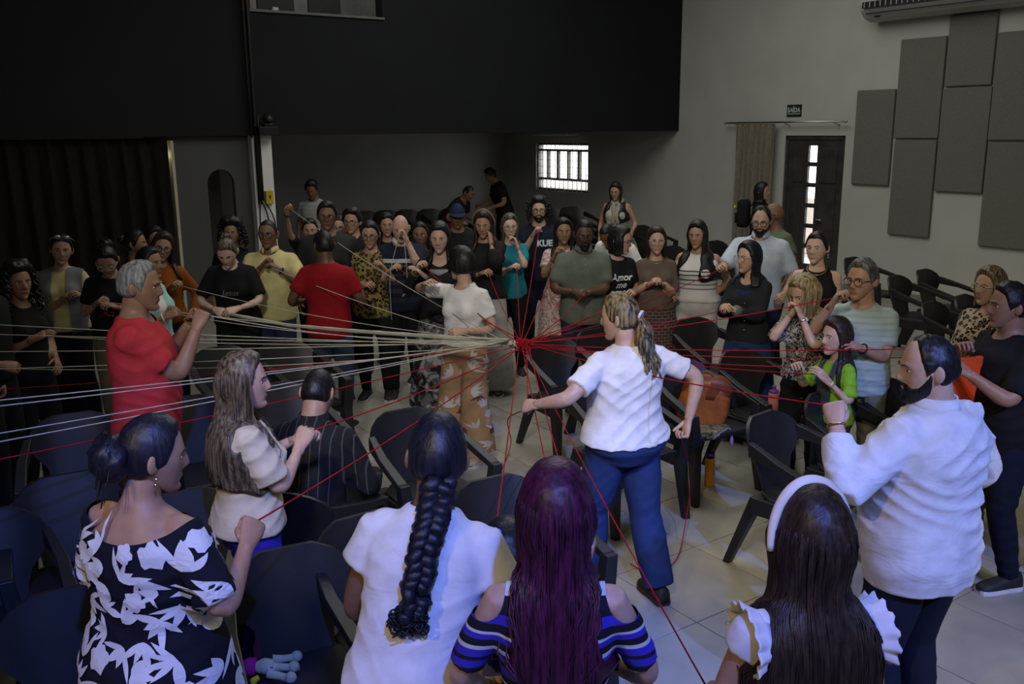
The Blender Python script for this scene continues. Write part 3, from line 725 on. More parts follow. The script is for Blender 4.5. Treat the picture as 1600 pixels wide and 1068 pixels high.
    def legs_into(mb, infl, to=1.0, wide=0.0):
        for sd in (1, -1):
            hp, kn, an, _ = leg[sd]; r = [.088 * ga, .078 * ga, .056, .054, .036]
            pts = [hp, hp + (kn - hp) * .5, kn, kn + (an - kn) * .35, an]; rr = [(x + infl) * s for x in r]
            rr = [a + wide * s * b for a, b in zip(rr, (0, .15, .5, .75, 1.0))]
            P, q = densify(pts, rr, 4); k = max(3, int(round((len(P) - 1) * to)) + 1)
            mb.add(*tube(P[:k], q[:k], 14))
    mb = MB(); mb.add(*torso(0, .80, 1.465, crotch=True)); nk = HM @ Vector((0, -.012, -.03))
    mb.add(*limb([bend((0, -.014 * s, 1.40 * s)), nb, np.array(nk)], [(.062 if sex == 'm' else .052) * hs * ga ** .4] * 3))
    for sd in (1, -1):
        mb.add(*limb(arm_path(sd), arm_rad(0))); mb.add(*ball(S[sd] - np.array([sd * .012, 0, .004]) * s, ra * 1.14))
    if sex == 'f':
        for sd in (1, -1): mb.add(*ball(bend((sd * .068 * s * ga, (.055 + .045 * (gy - .5)) * s, 1.235 * s)), .070 * s * bust * ga))
    legs_into(mb, 0)
    reqs = [(np.array(mb.v), mb.f, vox)]
    mb = MB(); kind = tp['kind']; infl = tp['infl']; zhi = tp.get('zhi', 1.452)
    mb.add(*torso(infl, tp['hem'], zhi, flare=tp.get('flare', .006)))
    if sex == 'f':
        for sd in (1, -1): mb.add(*ball(bend((sd * .068 * s * ga, (.055 + .045 * (gy - .5)) * s, 1.235 * s)), (.070 * bust * ga + infl) * s))
    sl = tp['sleeve']
    if sl > 0:
        for sd in (1, -1):
            P, q = densify(arm_path(sd), arm_rad(infl * .8), 8)
            k = max(4, min(len(P), int(round((len(P) - 1) * sl)) + 1)); q = q[:k].copy(); P = P[:k]
            q = q + np.linspace(0, tp.get('cuff', .012), k) * s
            mb.add(*tube(P, q, 16)); mb.add(*ball(S[sd] - np.array([sd * .014, 0, .006]) * s, ra * 1.08 + infl * .8 * s))
    if kind == 'dress':
        zz = tp.get('skirt', .45); rows = []; a = np.linspace(0, 2 * np.pi, 44, endpoint=False); V = []
        lev = np.linspace(zz, 1.0, 9)
        for z in lev:
            t = (1.0 - z) / (1.0 - zz); rx, ry = (.150 * g + .02 + .07 * t + .035 * math.sin(min(1, t * 3) * 1.57)) * s, (.118 * gy + .02 + .06 * t + .03 * math.sin(min(1, t * 3) * 1.57)) * s
            m_ = 1 + .06 * t * np.sin(a * 9 + seed)
            V.append(bend(np.stack([rx * np.cos(a) * m_, (ry * np.sin(a) * m_ - .006 * s), np.full(44, z * s)], 1)))
        Fc = [[i * 44 + j, i * 44 + (j + 1) % 44, (i + 1) * 44 + (j + 1) % 44, (i + 1) * 44 + j] for i in range(8) for j in range(44)] + [list(range(44))[::-1], [8 * 44 + j for j in range(44)]]
        mb.add(np.concatenate(V), Fc)
    reqs.append((np.array(mb.v), mb.f, vox * .95))
    if bt['mat'] is not None:
        mb = MB(); bi = bt['infl']
        mb.add(*torso(min(bi, .014) - .008, .80, min(bt['waist'], max(.97, tp['hem'] + .06)) if bt['waist'] < 1.05 else bt['waist'], crotch=bt['kind'] != 'skirt'))
        if bt['kind'] in ('pants', 'shorts'):
            legs_into(mb, bi, bt['to'], bt['wide'])
            for sd in (1, -1): mb.add(*ball(np.array(leg[sd][0]) + np.array([-.01 * sd * s, -.035 * s, .0]), (.098 * ga) * s))
        else:
            zz = bt.get('hemz', .25); a = np.linspace(0, 2 * np.pi, 48, endpoint=False); V = []; lev = np.linspace(zz, 1.0, 10)
            for z in lev:
                t = (1.0 - z) / (1.0 - zz); hb = math.sin(min(1, t * 3.2) * 1.57)
                rx, ry = (.150 * g + bi + .035 * hb + bt.get('flare', .08) * t) * s, (.115 * gy + bi + .025 * hb + bt.get('flare', .08) * .8 * t) * s
                m_ = 1 + .05 * t * np.sin(a * 8 + seed)
                V.append(np.stack([rx * np.cos(a) * m_, ry * np.sin(a) * m_ - .008 * s, np.full(48, z * s + dz)], 1))
            Fc = [[i * 48 + j, i * 48 + (j + 1) % 48, (i + 1) * 48 + (j + 1) % 48, (i + 1) * 48 + j] for i in range(9) for j in range(48)] + [list(range(48))[::-1], [9 * 48 + j for j in range(48)]]
            mb.add(np.concatenate(V), Fc)
        reqs.append((np.array(mb.v), mb.f, vox))
    got = yield reqs
    # ---------------------------------------------------------------- body: one mesh
    (bV, bF) = got[0]; bV = lap(bV, bF, 3, .5)
    sk = skin_mat('skin_' + skin, SKIN[skin]); sc_ = SKIN[skin]
    lip = plain('lip_' + (lipc and 'red' or skin), lipc or (sc_[0] * .82, sc_[1] * .58, sc_[2] * .58), .4)
    hc = hair[1] if len(hair) > 1 else 'black'; hm = hair_mat('hair_' + hc, *HAIRC[hc]); brow = hair_mat('hair_' + ('black' if hc in ('wine', 'blueblack', 'mixed', 'blonde', 'ash') else hc), *HAIRC['black' if hc in ('wine', 'blueblack', 'mixed', 'blonde', 'ash') else hc])
    res = (64, 52) if near else (48, 40)
    D, hF = hgrid(*res); hV = head_surf(D, sex)
    H4 = np.array(HM)
    toL = lambda V: (np.c_[V, np.ones(len(V))] @ H4.T)[:, :3]
    parts = [(bV, bF.tolist(), 0)]
    li = (hV[hF][:, :, 1].mean(1) > .04) & (np.abs(hV[hF][:, :, 0].mean(1)) < .024 - .6 * np.abs(hV[hF][:, :, 2].mean(1) + .062)) & (np.abs(hV[hF][:, :, 2].mean(1) + .062) < .0095)
    hFl = [list(dict.fromkeys(x)) for x in hF.tolist()]
    parts.append((toL(hV), [x for x, l in zip(hFl, li) if not l], 0)); parts.append((toL(hV), [x for x, l in zip(hFl, li) if l], 1))
    def surf_y(x, z):
        k = np.argmin((hV[:, 0] - x) ** 2 + (hV[:, 2] - z) ** 2 + (hV[:, 1] < 0) * 9); return hV[k, 1]
    for sd in (1, -1):
        V, Fc = ball((sd * .076, -.012, -.004), (.011, .020, .031), 12, 8); V[:, 0] += sd * .010 * np.clip(-(V[:, 1] + .012) / .02, -1, 1); parts.append((toL(V), Fc, 0))
        ey = surf_y(sd * .031, .003)
        if eyes:
            V, Fc = ball((sd * .031, ey - .003, .003), (.0145, .007, .0058), 12, 6); parts.append((toL(V), Fc, 2))
            V, Fc = ball((sd * .0305, ey + .0015, .003), (.0060, .004, .0058), 10, 6); parts.append((toL(V), Fc, 3))
        pts = [(sd * x, surf_y(sd * x, z) + .002, z) for x, z in ((.012, .0195), (.022, .0235), (.034, .0245), (.046, .0185))]
        V, Fc = tube(pts, [.003, .004, .0036, .002], 6, .6); parts.append((toL(V), Fc, 4))
        E_, Wr, gr = arm[sd]; d = Wr - E_; d /= np.linalg.norm(d); outv = np.array([sd * .75, -.1, .65]) if held[sd] else np.array([sd, 0, 0.])
        zc = outv - d * (outv @ d); zc /= np.linalg.norm(zc); xc = np.cross(d, zc)
        V, Fc = hand(sd, gr, 7 if near else 5); V = V * hs * .98
        V = Wr + V[:, :1] * xc + V[:, 1:2] * d + V[:, 2:] * zc
        parts.append((V, Fc, 0))
        pc = Wr + d * .085 * hs - zc * .025 * hs
        HANDS[key]['R' if sd > 0 else 'L'] = rot(pc) + L0
        arm[sd] = (E_, Wr, gr, d, zc, xc)
    VV = np.concatenate([p[0] for p in parts]); FF = []; MI = []; k = 0
    for V, Fc, mi in parts: FF += [[i + k for i in q] for q in Fc]; MI += [mi] * len(Fc); k += len(V)
    body = mesh_obj('body', VV, FF, None, rt, mats=[sk, lip, EYE, IRIS, brow], midx=MI)
    # ---------------------------------------------------------------- garments
    gV, gF = got[1]; gV = lap(gV, gF, 8 if near else 5, .5); gV = folds(gV, gF, tp.get('fold', .006) * s, seed, bool(near))
    bend_c = lambda p: np.array(bend(np.array(p) * s))
    fld = np.full(len(gV), 9.0)
    def ell(c, r_): return np.sqrt((((gV - c) / (np.array(r_) * s)) ** 2).sum(1)) - 1
    if tp['neck']:
        fld = np.minimum(fld, ell(bend_c((0, .045, 1.452)), tp['neck'])); fld = np.minimum(fld, ell(bend_c((0, -.02, 1.47)), np.array([.07, .065, .05]) * max(1, ga * .95)))
    for c, r_ in tp.get('cuts', []): fld = np.minimum(fld, ell(bend_c(c), r_))
    gV2, gF2 = compact(*cut_field(gV, gF, fld))
    gname = {'tee': 't_shirt', 'polo': 'polo_shirt', 'tank': 'tank_top', 'dress': 'dress', 'shirt': 'shirt', 'sweater': 'sweater', 'blouse': 'blouse', 'jacket': 'jacket'}[kind]
    garment = mesh_obj(gname, gV2, gF2, tp['mat'], rt)
    bvh = BVHTree.FromPolygons(gV.tolist(), gF.tolist())
    def push(V, eps=.006):
        V = np.array(V, float); ee = np.broadcast_to(eps, len(V))
        for i in range(len(V)):
            p = Vector(V[i]); q, nrm, _, dist = bvh.find_nearest(p, .13)
            if q is not None and (p - q).dot(nrm) < ee[i]: V[i] = q + nrm * float(ee[i])
        return V
    low = None
    if bt['mat'] is not None:
        lV, lF = got[2]; lV = lap(lV, lF, 6 if near else 4, .5); lV = folds(lV, lF, bt.get('fold', .005) * s, seed + 9, bool(near))
        low = mesh_obj({'pants': 'trousers', 'shorts': 'shorts', 'skirt': 'skirt'}[bt['kind']], lV, lF.tolist(), bt['mat'], rt)
    # shoes
    (uV, uF), so = shoe_mesh(.255 * (.7 + .3 * s), .045, .085)
    shm = plain('shoe_%.2f_%.2f_%.2f' % shoes, shoes, .6); som = plain('sole_%.2f' % sole[0], sole, .6)
    for sd in (1, -1):
        an, ft = leg[sd][2], leg[sd][3]; A_ = Matrix.Translation((an[0], an[1], ft[2] if not sit else 0)) @ Matrix.Rotation(-sd * .14, 4, 'Z')
        sV = np.array([tuple(A_ @ Vector(v)) for v in uV]); sh = mesh_obj('shoe', sV, uF, shm, rt)
        so2 = MB(); so2.v = [tuple(A_ @ Vector(v)) for v in so.v]; so2.f = so.f; so2.build('sole', som, sh)
    # ---------------------------------------------------------------- hair
    st = hair[0]; opt = hair[2] if len(hair) > 2 else {}; hp = []
    hres = (72, 56) if near else (48, 38)
    def cap(style, off, bulk=0, noise=0, freq=40):
        V, Fc = hair_cap(style, off, bulk, noise, freq, seed, hres, sex); hp.append((toL(V), [list(dict.fromkeys(x)) for x in Fc.tolist()]))
    yawM = Matrix.Rotation(yaw, 4, 'Z'); hc0 = np.array(HM.translation)
    def curtain(L, a0=1.12, thick=.022, flare=.0, wave=0.0, ridges=16, taper=.0, strands=0, back=0.0, z_top=.07, rag=.08, off=.017):
        nc, nr = (72 if near else 40), (30 if near else 18); az = np.linspace(a0, 2 * np.pi - a0, nc); rs = np.random.default_rng(seed)
        ln = L * (1 + rag * lattice_noise(np.stack([az * 3, az * 0, az * 0 + seed], 1), seed))
        def pos(a, t, o, lnk):
            z = z_top + (-lnk - z_top) * t
            zz = np.clip(z / .117, -.25, 1); sc2 = np.sqrt(np.clip(1 - zz ** 2, .05, 1)) * .96 + .04
            sc2 = np.where(z < 0, 1 - .14 * sstep(-z / .10) + flare * sstep((-z - .06) / .2) - taper * sstep((-z - .1) / .35), sc2)
            rx, ry = (.075 + off + o) * sc2, (.098 + off + o) * sc2
            wv = wave * np.sin(-z * 34 + 5 * np.sin(a * 3 + seed)) * sstep(-z / .1 + .3)
            x, y = np.sin(a) * (rx + wv), np.cos(a) * (ry + wv) - back * sstep((-z - .05) / .25) * np.clip(-np.cos(a), 0, 1)
            return np.stack([x, y, z], -1)
        rows = []
        for r_ in range(nr):
            t = r_ / (nr - 1); rid = .004 * np.sin(az * ridges + 2 * np.sin(az * 5 + t * 2)) + .003 * np.sin(az * ridges * 2.3 + 3 * t)
            th = thick * (1 - .75 * sstep((t - .72) / .28))
            o_ = pos(az, t, rid, ln); i_ = pos(az[::-1], t, -th, ln[::-1]); rows.append(np.concatenate([o_, i_]))
        n = 2 * nc; V = np.concatenate(rows) * hs
        Fc = [[i * n + j, (i + 1) * n + j, (i + 1) * n + (j + 1) % n, i * n + (j + 1) % n] for i in range(nr - 1) for j in range(n)]
        Fc += [list(range(n)), [(nr - 1) * n + j for j in range(n)][::-1]]
        yw = np.array(yawM)[:3, :3]; V = V @ yw.T + hc0; low_ = V[:, 2] < hc0[2] - .09 * hs
        ep = np.tile(np.r_[np.full(nc, .020), np.full(nc, .002)], nr); V[low_] = push(V[low_], ep[low_]); hp.append((lap(V, Fc[:-2], 1, .35), Fc))
        for _ in range(strands):
            a = rs.uniform(a0 + .03, 2 * np.pi - a0 - .03); lk = L * rs.uniform(.86, 1.08); ts_ = np.linspace(rs.uniform(-.04, .04), 1, 14)
            aa = a + .10 * np.sin(ts_ * rs.uniform(1, 4) + rs.uniform(0, 6)) * ts_
            Pp = np.stack([pos(np.array([x]), y_, .003 + .004 * rs.random(), np.array([lk]))[0] for x, y_ in zip(aa, ts_)]) * hs @ yw.T + hc0
            lw = Pp[:, 2] < hc0[2] - .08 * hs; Pp[lw] = push(Pp[lw], .021)
            hp.append(tube(Pp, np.r_[.0006, .002, .004, np.linspace(.0052, .0012, 11)], 5, .6))
    if st == 'short': cap(opt.get('line', 'm'), opt.get('off', .012), opt.get('bulk', .006), opt.get('noise', .003), 70)
    elif st == 'buzz': cap(opt.get('line', 'm'), .004, 0, .0008, 90)
    elif st == 'bald': cap('bald', .003, 0, .0008, 90)
    elif st == 'curly': cap(opt.get('line', 'f'), opt.get('off', .030), opt.get('bulk', .02), opt.get('noise', .012), 38)
    elif st in ('long', 'bob'):
        cap(opt.get('line', 'long'), .016, .008, .002, 50)
        curtain(opt.get('L', .40 if st == 'long' else .15), opt.get('a0', 1.15), opt.get('thick', .024), opt.get('flare', .03), opt.get('wave', .0), opt.get('ridges', 16), opt.get('taper', 0), opt.get('strands', 0), opt.get('back', .02), rag=opt.get('rag', .07))
        if opt.get('noise'): hp = [(V + vn_noise(V, opt['noise'], seed), Fc) for V, Fc in hp]
    elif st in ('tied', 'bun', 'pony', 'braid'):
        cap('f', .010, .004, .0015, 60)
        if st in ('tied', 'bun'):
            c = opt.get('at', (0, -.115, .03)); r_ = opt.get('r', .045)
            V, Fc = ball(c, (r_ * 1.15, r_ * .9, r_), 20, 14); rel = (V - np.array(c)) / r_
            V = np.array(c) + rel * r_ * (1 + .10 * np.sin(np.arctan2(rel[:, 0], rel[:, 2]) * 5 + rel[:, 1] * 6) + .06 * lattice_noise(V * 60, seed))[:, None]; hp.append((toL(V), Fc))
            for k in range(opt.get('wisps', 6)):
                a = k * 1.7 + seed; p0 = np.array(c) + r_ * np.array([math.cos(a), -.2, math.sin(a)])
                pts = np.array([p0 + np.array([math.cos(a) * .03 * t, -.01 * t, math.sin(a) * .03 * t - .03 * t * t]) for t in np.linspace(0, 1.2, 6)]); hp.append(tube(toL(pts), np.linspace(.004, .001, 6), 5))
        if st == 'pony':
            L = opt.get('L', .34); p0 = np.array(HM @ Vector(opt.get('at', (0, -.10, .0)))); drop = np.array(irot(Vector((0, 0, 0))))
            bk = np.array(yawM @ Vector((0, -1, 0)))
            for k in range(opt.get('locks', 26)):
                rs = np.random.default_rng(seed * 31 + k); dx = rs.normal(0, 1, 2); t = np.linspace(0, 1, 16); lk = L * rs.uniform(.75, 1.05)
                sp = .010 + .040 * np.sin(np.clip(t * 1.25, 0, 1) * 2.4)
                sd_ = np.array([bk[1], -bk[0], 0]); P = p0 + np.outer(np.sin(np.clip(t * 2.5, 0, 1) * 1.57) * .045, bk) - np.outer(t * lk, (0, 0, 1)) + np.outer(sp * (dx[0] * .7 + .35 * np.sin(t * 9 + k)), sd_) + np.outer(sp * dx[1] * .45, bk)
                P[3:] = push(P[3:], .012); hp.append(tube(P, .013 * np.sin(np.clip(t * .9 + .1, 0, 1) * 3.0) + .002, 6))
            V, Fc = torus(p0 + bk * .012, .020, .008, 16, 6, axis=tuple(bk + np.array([0, 0, -.4]))); tiem = plain('hair_tie', (.5, .5, .5), .5); mesh_obj('hair_tie', V, Fc, tiem, rt)
        if st == 'braid':
            L = opt.get('L', .46); p0 = np.array(HM @ Vector((0, -.085, -.045))); bk = np.array(yawM @ Vector((0, -1, 0))); sd_ = np.array([bk[1], -bk[0], 0]); t = np.linspace(0, 1, 90)
            ctr = p0 + np.outer(np.sin(np.clip(t * 2.2, 0, 1) * 1.57) * .03, bk) - np.outer(t * L, (0, 0, 1)) + np.outer(t * opt.get('dx', 0.0), sd_)
            ctr = push(ctr, .030)
            for ph in (0, 2.094, 4.189):
                a = t * 2 * math.pi * 5.2 + ph; amp = .030 * (1 - .25 * t)
                P = ctr + np.outer(amp * np.sin(a), sd_) + np.outer(.016 * np.sin(2 * a), bk); Vb, Fb = tube(P, (.023 + .002 * np.sin(a * 3)) * (1 - .25 * t), 12); hp.append((Vb + vn_noise(Vb * 2.2, .005, seed), Fb))
            end = ctr[-1]
            for k in range(120):
                rs = np.random.default_rng(k); o_ = np.clip(rs.normal(0, 1, 3), -1.6, 1.6) * np.array([.017, .010, .016]) + [0, 0, -.012]; a = np.linspace(0, 5.5, 12) + rs.uniform(0, 6); rr = rs.uniform(.008, .015)
                c = end + sd_ * (o_[0] * 1.5) + bk * abs(o_[1]) + np.array([0, 0, o_[2]]); ax = rs.normal(0, 1, 3); ax /= np.linalg.norm(ax); u = np.cross(ax, (0.3, .5, .8)); u /= np.linalg.norm(u); v = np.cross(ax, u)
                hp.append(tube(c + rr * (np.cos(a)[:, None] * u + np.sin(a)[:, None] * v) + np.outer(np.linspace(-.01, .01, 12), ax), .0028, 5))
    hairo = None
    if hp:
        VV = np.concatenate([p[0] for p in hp]); FF = []; k = 0
        for V, Fc in hp: FF += [[i + k for i in q] for q in Fc]; k += len(V)
        hairo = mesh_obj('hair', VV, FF, hm, rt)
    # ---------------------------------------------------------------- face hair, glasses, trinkets
    if beard:
        Pz = head_surf(D, sex); az = np.arctan2(np.abs(Pz[:, 0]), Pz[:, 1]); line = np.interp(az, [0, .35, .6, .9, 1.2, 1.45], [-.044, -.046, -.060, -.055, -.03, .0])
        m = line - Pz[:, 2]; inm = (np.abs(Pz[:, 0]) < .020) & (np.abs(Pz[:, 2] + .062) < .008)
        if beard == 'goatee': m = np.where(np.abs(Pz[:, 0]) > .036, -1, m)
        if beard == 'moustache': m = np.where((np.abs(Pz[:, 0]) > .03) | (Pz[:, 2] < -.055), -1, m)
        m = np.where(inm, np.minimum(m, -.003), m); m = np.minimum(m, (1.5 - az) * .08)
        k = sstep(m / .012 + .15) * .008 - .010 * sstep(-m / .012); V = Pz + D * k[:, None]
        keep = (m > -.012)[hF].any(1); V2, F2 = compact(toL(V), hF[keep])
        if len(F2): mesh_obj('beard', V2, F2, brow, rt)
    if glasses:
        gm = plain('frame_%.2f' % glasses[0], glasses, .35); mb = MB(); lens = MB(); yy = surf_y(.031, .02) + .012
        for sd in (1, -1):
            V, Fc = torus((sd * .033, yy, .0), .022, .0021, 18, 5, axis=(0, 1, 0), sx=1.15); mb.add(toL(V), Fc)
            mb.add(*tube(toL(np.array([(sd * .058, yy - .002, .006), (sd * .076, .045, .008), (sd * .081, -.005, .006), (sd * .078, -.02, -.006)])), .0022, 5))
            a = np.linspace(0, 2 * np.pi, 14, endpoint=False); lens.add(toL(np.stack([sd * .033 + .025 * np.cos(a), np.full(14, yy), .021 * np.sin(a)], 1)), [list(range(14))])
        mb.add(*tube(toL(np.array([(-.011, yy, .004), (0, yy + .002, .006), (.011, yy, .004)])), .0022, 5))
        go = mb.build('glasses', gm, rt, smooth=True); lens.build('lens', glass_mat(), go)
    ctx = dict(rt=rt, body=body, garment=garment, low=low, hair=hairo, bvh=bvh, lowbvh=(BVHTree.FromPolygons(got[2][0].tolist(), got[2][1].tolist()) if bt['mat'] is not None else None), HM=HM, toL=toL, s=s, hs=hs, arm=arm, bend=bend_c, gV=gV, gF=gF, S=S, L0=L0, rot=rot, irot=irot, push=push)
    if kind == 'polo' or tp.get('collar'):
        mb = MB(); n = 26; a = np.linspace(R(115), R(425), n); rc = .066 * (s if sex == 'm' else s * .92) * max(1, ga * .96)
        c = np.array(bend((0, -.006 * s, 1.452 * s)))
        prof = [(.94, .030), (1.02, .034), (1.16, .004), (1.22, -.012), (1.12, -.012), (1.0, .0)]
        V = []
        for ai in a:
            open_ = max(0, math.cos(ai - math.pi / 2 )) ** 6
            for rr, zz in prof: V.append(c + np.array([rc * rr * math.cos(ai), rc * rr * math.sin(ai) * 1.05 + .012 * open_, (zz - .030 * open_) * s]))
        k = len(prof); Fc = [[i * k + j, (i + 1) * k + j, (i + 1) * k + (j + 1) % k, i * k + (j + 1) % k] for i in range(n - 1) for j in range(k)] + [list(range(k)), [(n - 1) * k + j for j in range(k)][::-1]]
        mesh_obj('collar', np.array(V), Fc, tp.get('collar_mat', tp['mat']), garment)
    for fn in (extra or []): fn(ctx)
def vn_noise(V, amp, seed): return np.stack([lattice_noise(V * 34 + i * 9.1, seed + i) for i in range(3)], 1) * amp

# ---- extras
def wrist_band(side, name, mat, r=.030, w=.006, at=.93, face=None):
    def fn(c):
        E_, Wr, gr, d, zc, xc = c['arm'][side]; p = E_ + (Wr - E_) * at; V, Fc = torus(p, r * c['s'], w, 18, 6, axis=tuple(d)); o = mesh_obj(name, V, Fc, mat, c['rt'])
        if face is not None:
            q = p + zc * (r * c['s'] + .002); V, Fc = ball(q, .014, 12, 6); rel = V - q; V = q + rel - np.outer(rel @ zc, zc) * .7; mesh_obj('dial', V, Fc, face, o)
    return fn
def chest_print(lines, size, mat, z=1.22, dx=0.0, shear=0.0, bold=0.0, name='chest_print', gap=1.0, back=False, polys=None):
    def fn(c):
        mb = MB(); s = c['s']
        for k, t in enumerate(lines if polys is None else [None]):
            V, Fc = text_mesh(t, size * s, shear, bold) if polys is None else polys()
            sg = 1 if back else -1; P = []
            for x, y, _ in V:
                p0 = c['bend']((0, 0, z)); zz = p0[2] + y - k * size * gap * s; xx = sg * x + dx * s
                hit = c['bvh'].ray_cast(Vector((xx, -1.0 if back else 1.0, zz)), Vector((0, 1 if back else -1, 0)))
                P.append(tuple(hit[0] + hit[1] * .004) if hit[0] is not None else (xx, .1, zz))
            mb.add(P, Fc)
        mb.build(name, mat, c['garment'])['kind'] = 'stuff'
    return fn
def leaf_poly(L, wd, n=6):
    V = [(0, 0)]; t = np.linspace(0, 1, n + 1)[1:-1]
    for x in t: b = wd * math.sin(math.pi * x ** .8); V += [(L * x, b), (L * x, -b)]
    V.append((L, 0)); Fc = [[0, 2, 1]]
    for i in range(len(t) - 1): a = 1 + 2 * i; Fc.append([a, a + 1, a + 3, a + 2])
    Fc.append([len(V) - 3, len(V) - 2, len(V) - 1]); return np.array(V), Fc
def flower_print(count, zr, azr, mat, lower=False, size=.12, seed=3, name='floral_print', bloom=.3, spacing=1.0):
    """printed leaves and blossoms laid on the cloth, following its surface"""
    def fn(c):
        rs = np.random.default_rng(seed); tree = c['lowbvh'] if lower else c['bvh']; mb = MB(); s = c['s']; seen = []
        for k in range(count):
            for _ in range(30):
                az, z = rs.uniform(*azr), rs.uniform(*zr) * s
                if all((((az - a_) * .17) ** 2 + (z - z_) ** 2) ** .5 > size * spacing for a_, z_ in seen): break
            else: continue
            seen.append((az, z)); items = []
            if rs.random() < bloom:
                r_ = size * rs.uniform(.35, .5); n = 18; a = np.linspace(0, 2 * np.pi, n, endpoint=False); rr = r_ * (1 + .16 * np.sin(a * 5 + k) + .06 * np.sin(a * 11))
                V = np.concatenate([[[0, 0]], np.stack([.5 * rr * np.cos(a), .5 * rr * np.sin(a)], 1), np.stack([rr * np.cos(a), rr * np.sin(a)], 1)])
                Fc = [[0, 1 + i, 1 + (i + 1) % n] for i in range(n)] + [[1 + i, 1 + n + i, 1 + n + (i + 1) % n, 1 + (i + 1) % n] for i in range(n)]; items.append((V, Fc))
            else:
                th = rs.uniform(0, 6.28); m = rs.integers(3, 6)
                for j in range(m):
                    V, Fc = leaf_poly(size * rs.uniform(.7, 1.4), size * rs.uniform(.10, .2)); b = th + (j - (m - 1) / 2) * rs.uniform(.45, .7); cb, sb = math.cos(b), math.sin(b)
                    items.append((np.stack([V[:, 0] * cb - V[:, 1] * sb, V[:, 0] * sb + V[:, 1] * cb], 1), Fc))
            for V, Fc in items:
                P = []; ok = True
                for u, v in V:
                    a = az + u * s / (.17 * s); dr = Vector((math.sin(a), math.cos(a), 0)); zz = z + v * s
                    org = Vector((0, 0, zz)); b0 = c['bend']((0, 0, zz / s)) if not lower else (0, 0, zz); org = Vector((b0[0], b0[1], zz))
                    hit = tree.ray_cast(org + dr * .9, -dr)
                    if hit[0] is None or (hit[0] - org).dot(dr) < .02: ok = False; break
                    P.append(tuple(hit[0] + hit[1] * .005))
                if ok:
                    A_ = np.array(P)
                    if max(np.ptp(A_[:, i]) for i in range(3)) < size * 2.6 * s: mb.add(P, Fc)
        mb.build(name, mat, c['low'] if lower else c['garment'])['kind'] = 'stuff'
    return fn
def swirl_polys(seed, n, w, hgt, th):
    def fn():
        rs = np.random.default_rng(seed); V = []; Fc = []
        for i in range(n):
            x0, y0 = (i % (n // 2)) / (n // 2) * w - w / 2, -(i // (n // 2)) * hgt; t = np.linspace(0, 1, 10); k = len(V)
            X = x0 + .02 * np.sin(t * 5 + rs.uniform(0, 6)) + t * .02; Y = y0 + (t - .5) * hgt * .8 * (1 if i % 2 else .7)
            for x, y, tt in zip(X, Y, t): V += [(x - th, y, 0), (x + th * .8, y + th, 0)]
            Fc += [[k + 2 * j, k + 2 * j + 1, k + 2 * j + 3, k + 2 * j + 2] for j in range(9)]
        return np.array(V), Fc
    return fn
def headband(mat, r0=.013, z=.06, at=.02, tiltb=0):
    def fn(c):
        pts = [((.103) * math.sin(a), at - .02 * (1 - abs(math.cos(a))), .148 * math.cos(a) - .008) for a in np.linspace(-1.62, 1.62, 30)]
        V, Fc = tube(c['toL'](np.array(pts)), r0 * (.55 + .45 * np.sin(np.linspace(0, np.pi, 30))), 10); mesh_obj('headband', V, Fc, mat, c['rt'])
    return fn
def earring(side, mat):
    def fn(c):
        V, Fc = ball((side * .086, -.004, -.046), .006, 10, 6); mesh_obj('earring', c['toL'](V), Fc, mat, c['rt'])
        V, Fc = ball((side * .086, -.006, -.066), (.005, .005, .009), 10, 6); mesh_obj('earring', c['toL'](V), Fc, mat, c['rt'])
    return fn
def neck_tube(mat, pts_fn, rad, name='neckline'):
    def fn(c):
        P = np.array([c['bend'](p) for p in pts_fn]); P = c['push'](P, .002); V, Fc = tube(P, rad, 8); mesh_obj(name, V, Fc, mat, c['garment'])
    return fn
def cap_hat(mat):
    def fn(c):
        D, Fc = hgrid(48, 38); P = head_surf(D, 'm', 0); m = P[:, 2] > .045 + .012 * (P[:, 1] < 0) * 0; V = P * np.array([1.17, 1.15, 1.17]); V2, F2 = compact(c['toL'](V), Fc[m[Fc].all(1)])
        cp = mesh_obj('cap', V2, F2, mat, c['rt']); n = 20; a = np.linspace(-1.15, 1.15, n); V = []
        for z in (.050, .044):
            for r_, dz_ in ((.088, 0), (.13, -.006), (.165, -.016)):
                V += [(.088 * math.sin(x) * (1 if r_ < .1 else 1.0), .0 + .09 * math.cos(x) + (r_ - .088) * math.cos(x) ** .7 if math.cos(x) > 0 else .09 * math.cos(x), z + dz_) for x in a]
        V = np.array(V); F2 = []
        for L_ in (0, 1):
            for r_ in (0, 1):
                o_ = (L_ * 3 + r_) * n; F2 += [[o_ + j, o_ + j + 1, o_ + n + j + 1, o_ + n + j][::(1 if L_ == 0 else -1)] for j in range(n - 1)]
        o_ = 2 * n; F2 += [[o_ + j, o_ + j + 1, o_ + 3 * n + j + 1, o_ + 3 * n + j] for j in range(n - 1)]
        mesh_obj('brim', c['toL'](V), F2, mat, cp)
    return fn
def sunglasses_up(c):
    mb = MB()
    for sd in (1, -1):
        V, Fc = ball((sd * .033, .075, .112), (.026, .008, .017), 14, 8); mb.add(c['toL'](V), Fc); mb.add(*tube(c['toL'](np.array([(sd * .058, .07, .11), (sd * .088, .02, .09), (sd * .088, -.03, .06)])), .003, 5))
    mb.build('sunglasses', plain('sunglass_lens', (.35, .36, .38), .12, metal=.7), c['rt'], smooth=True)

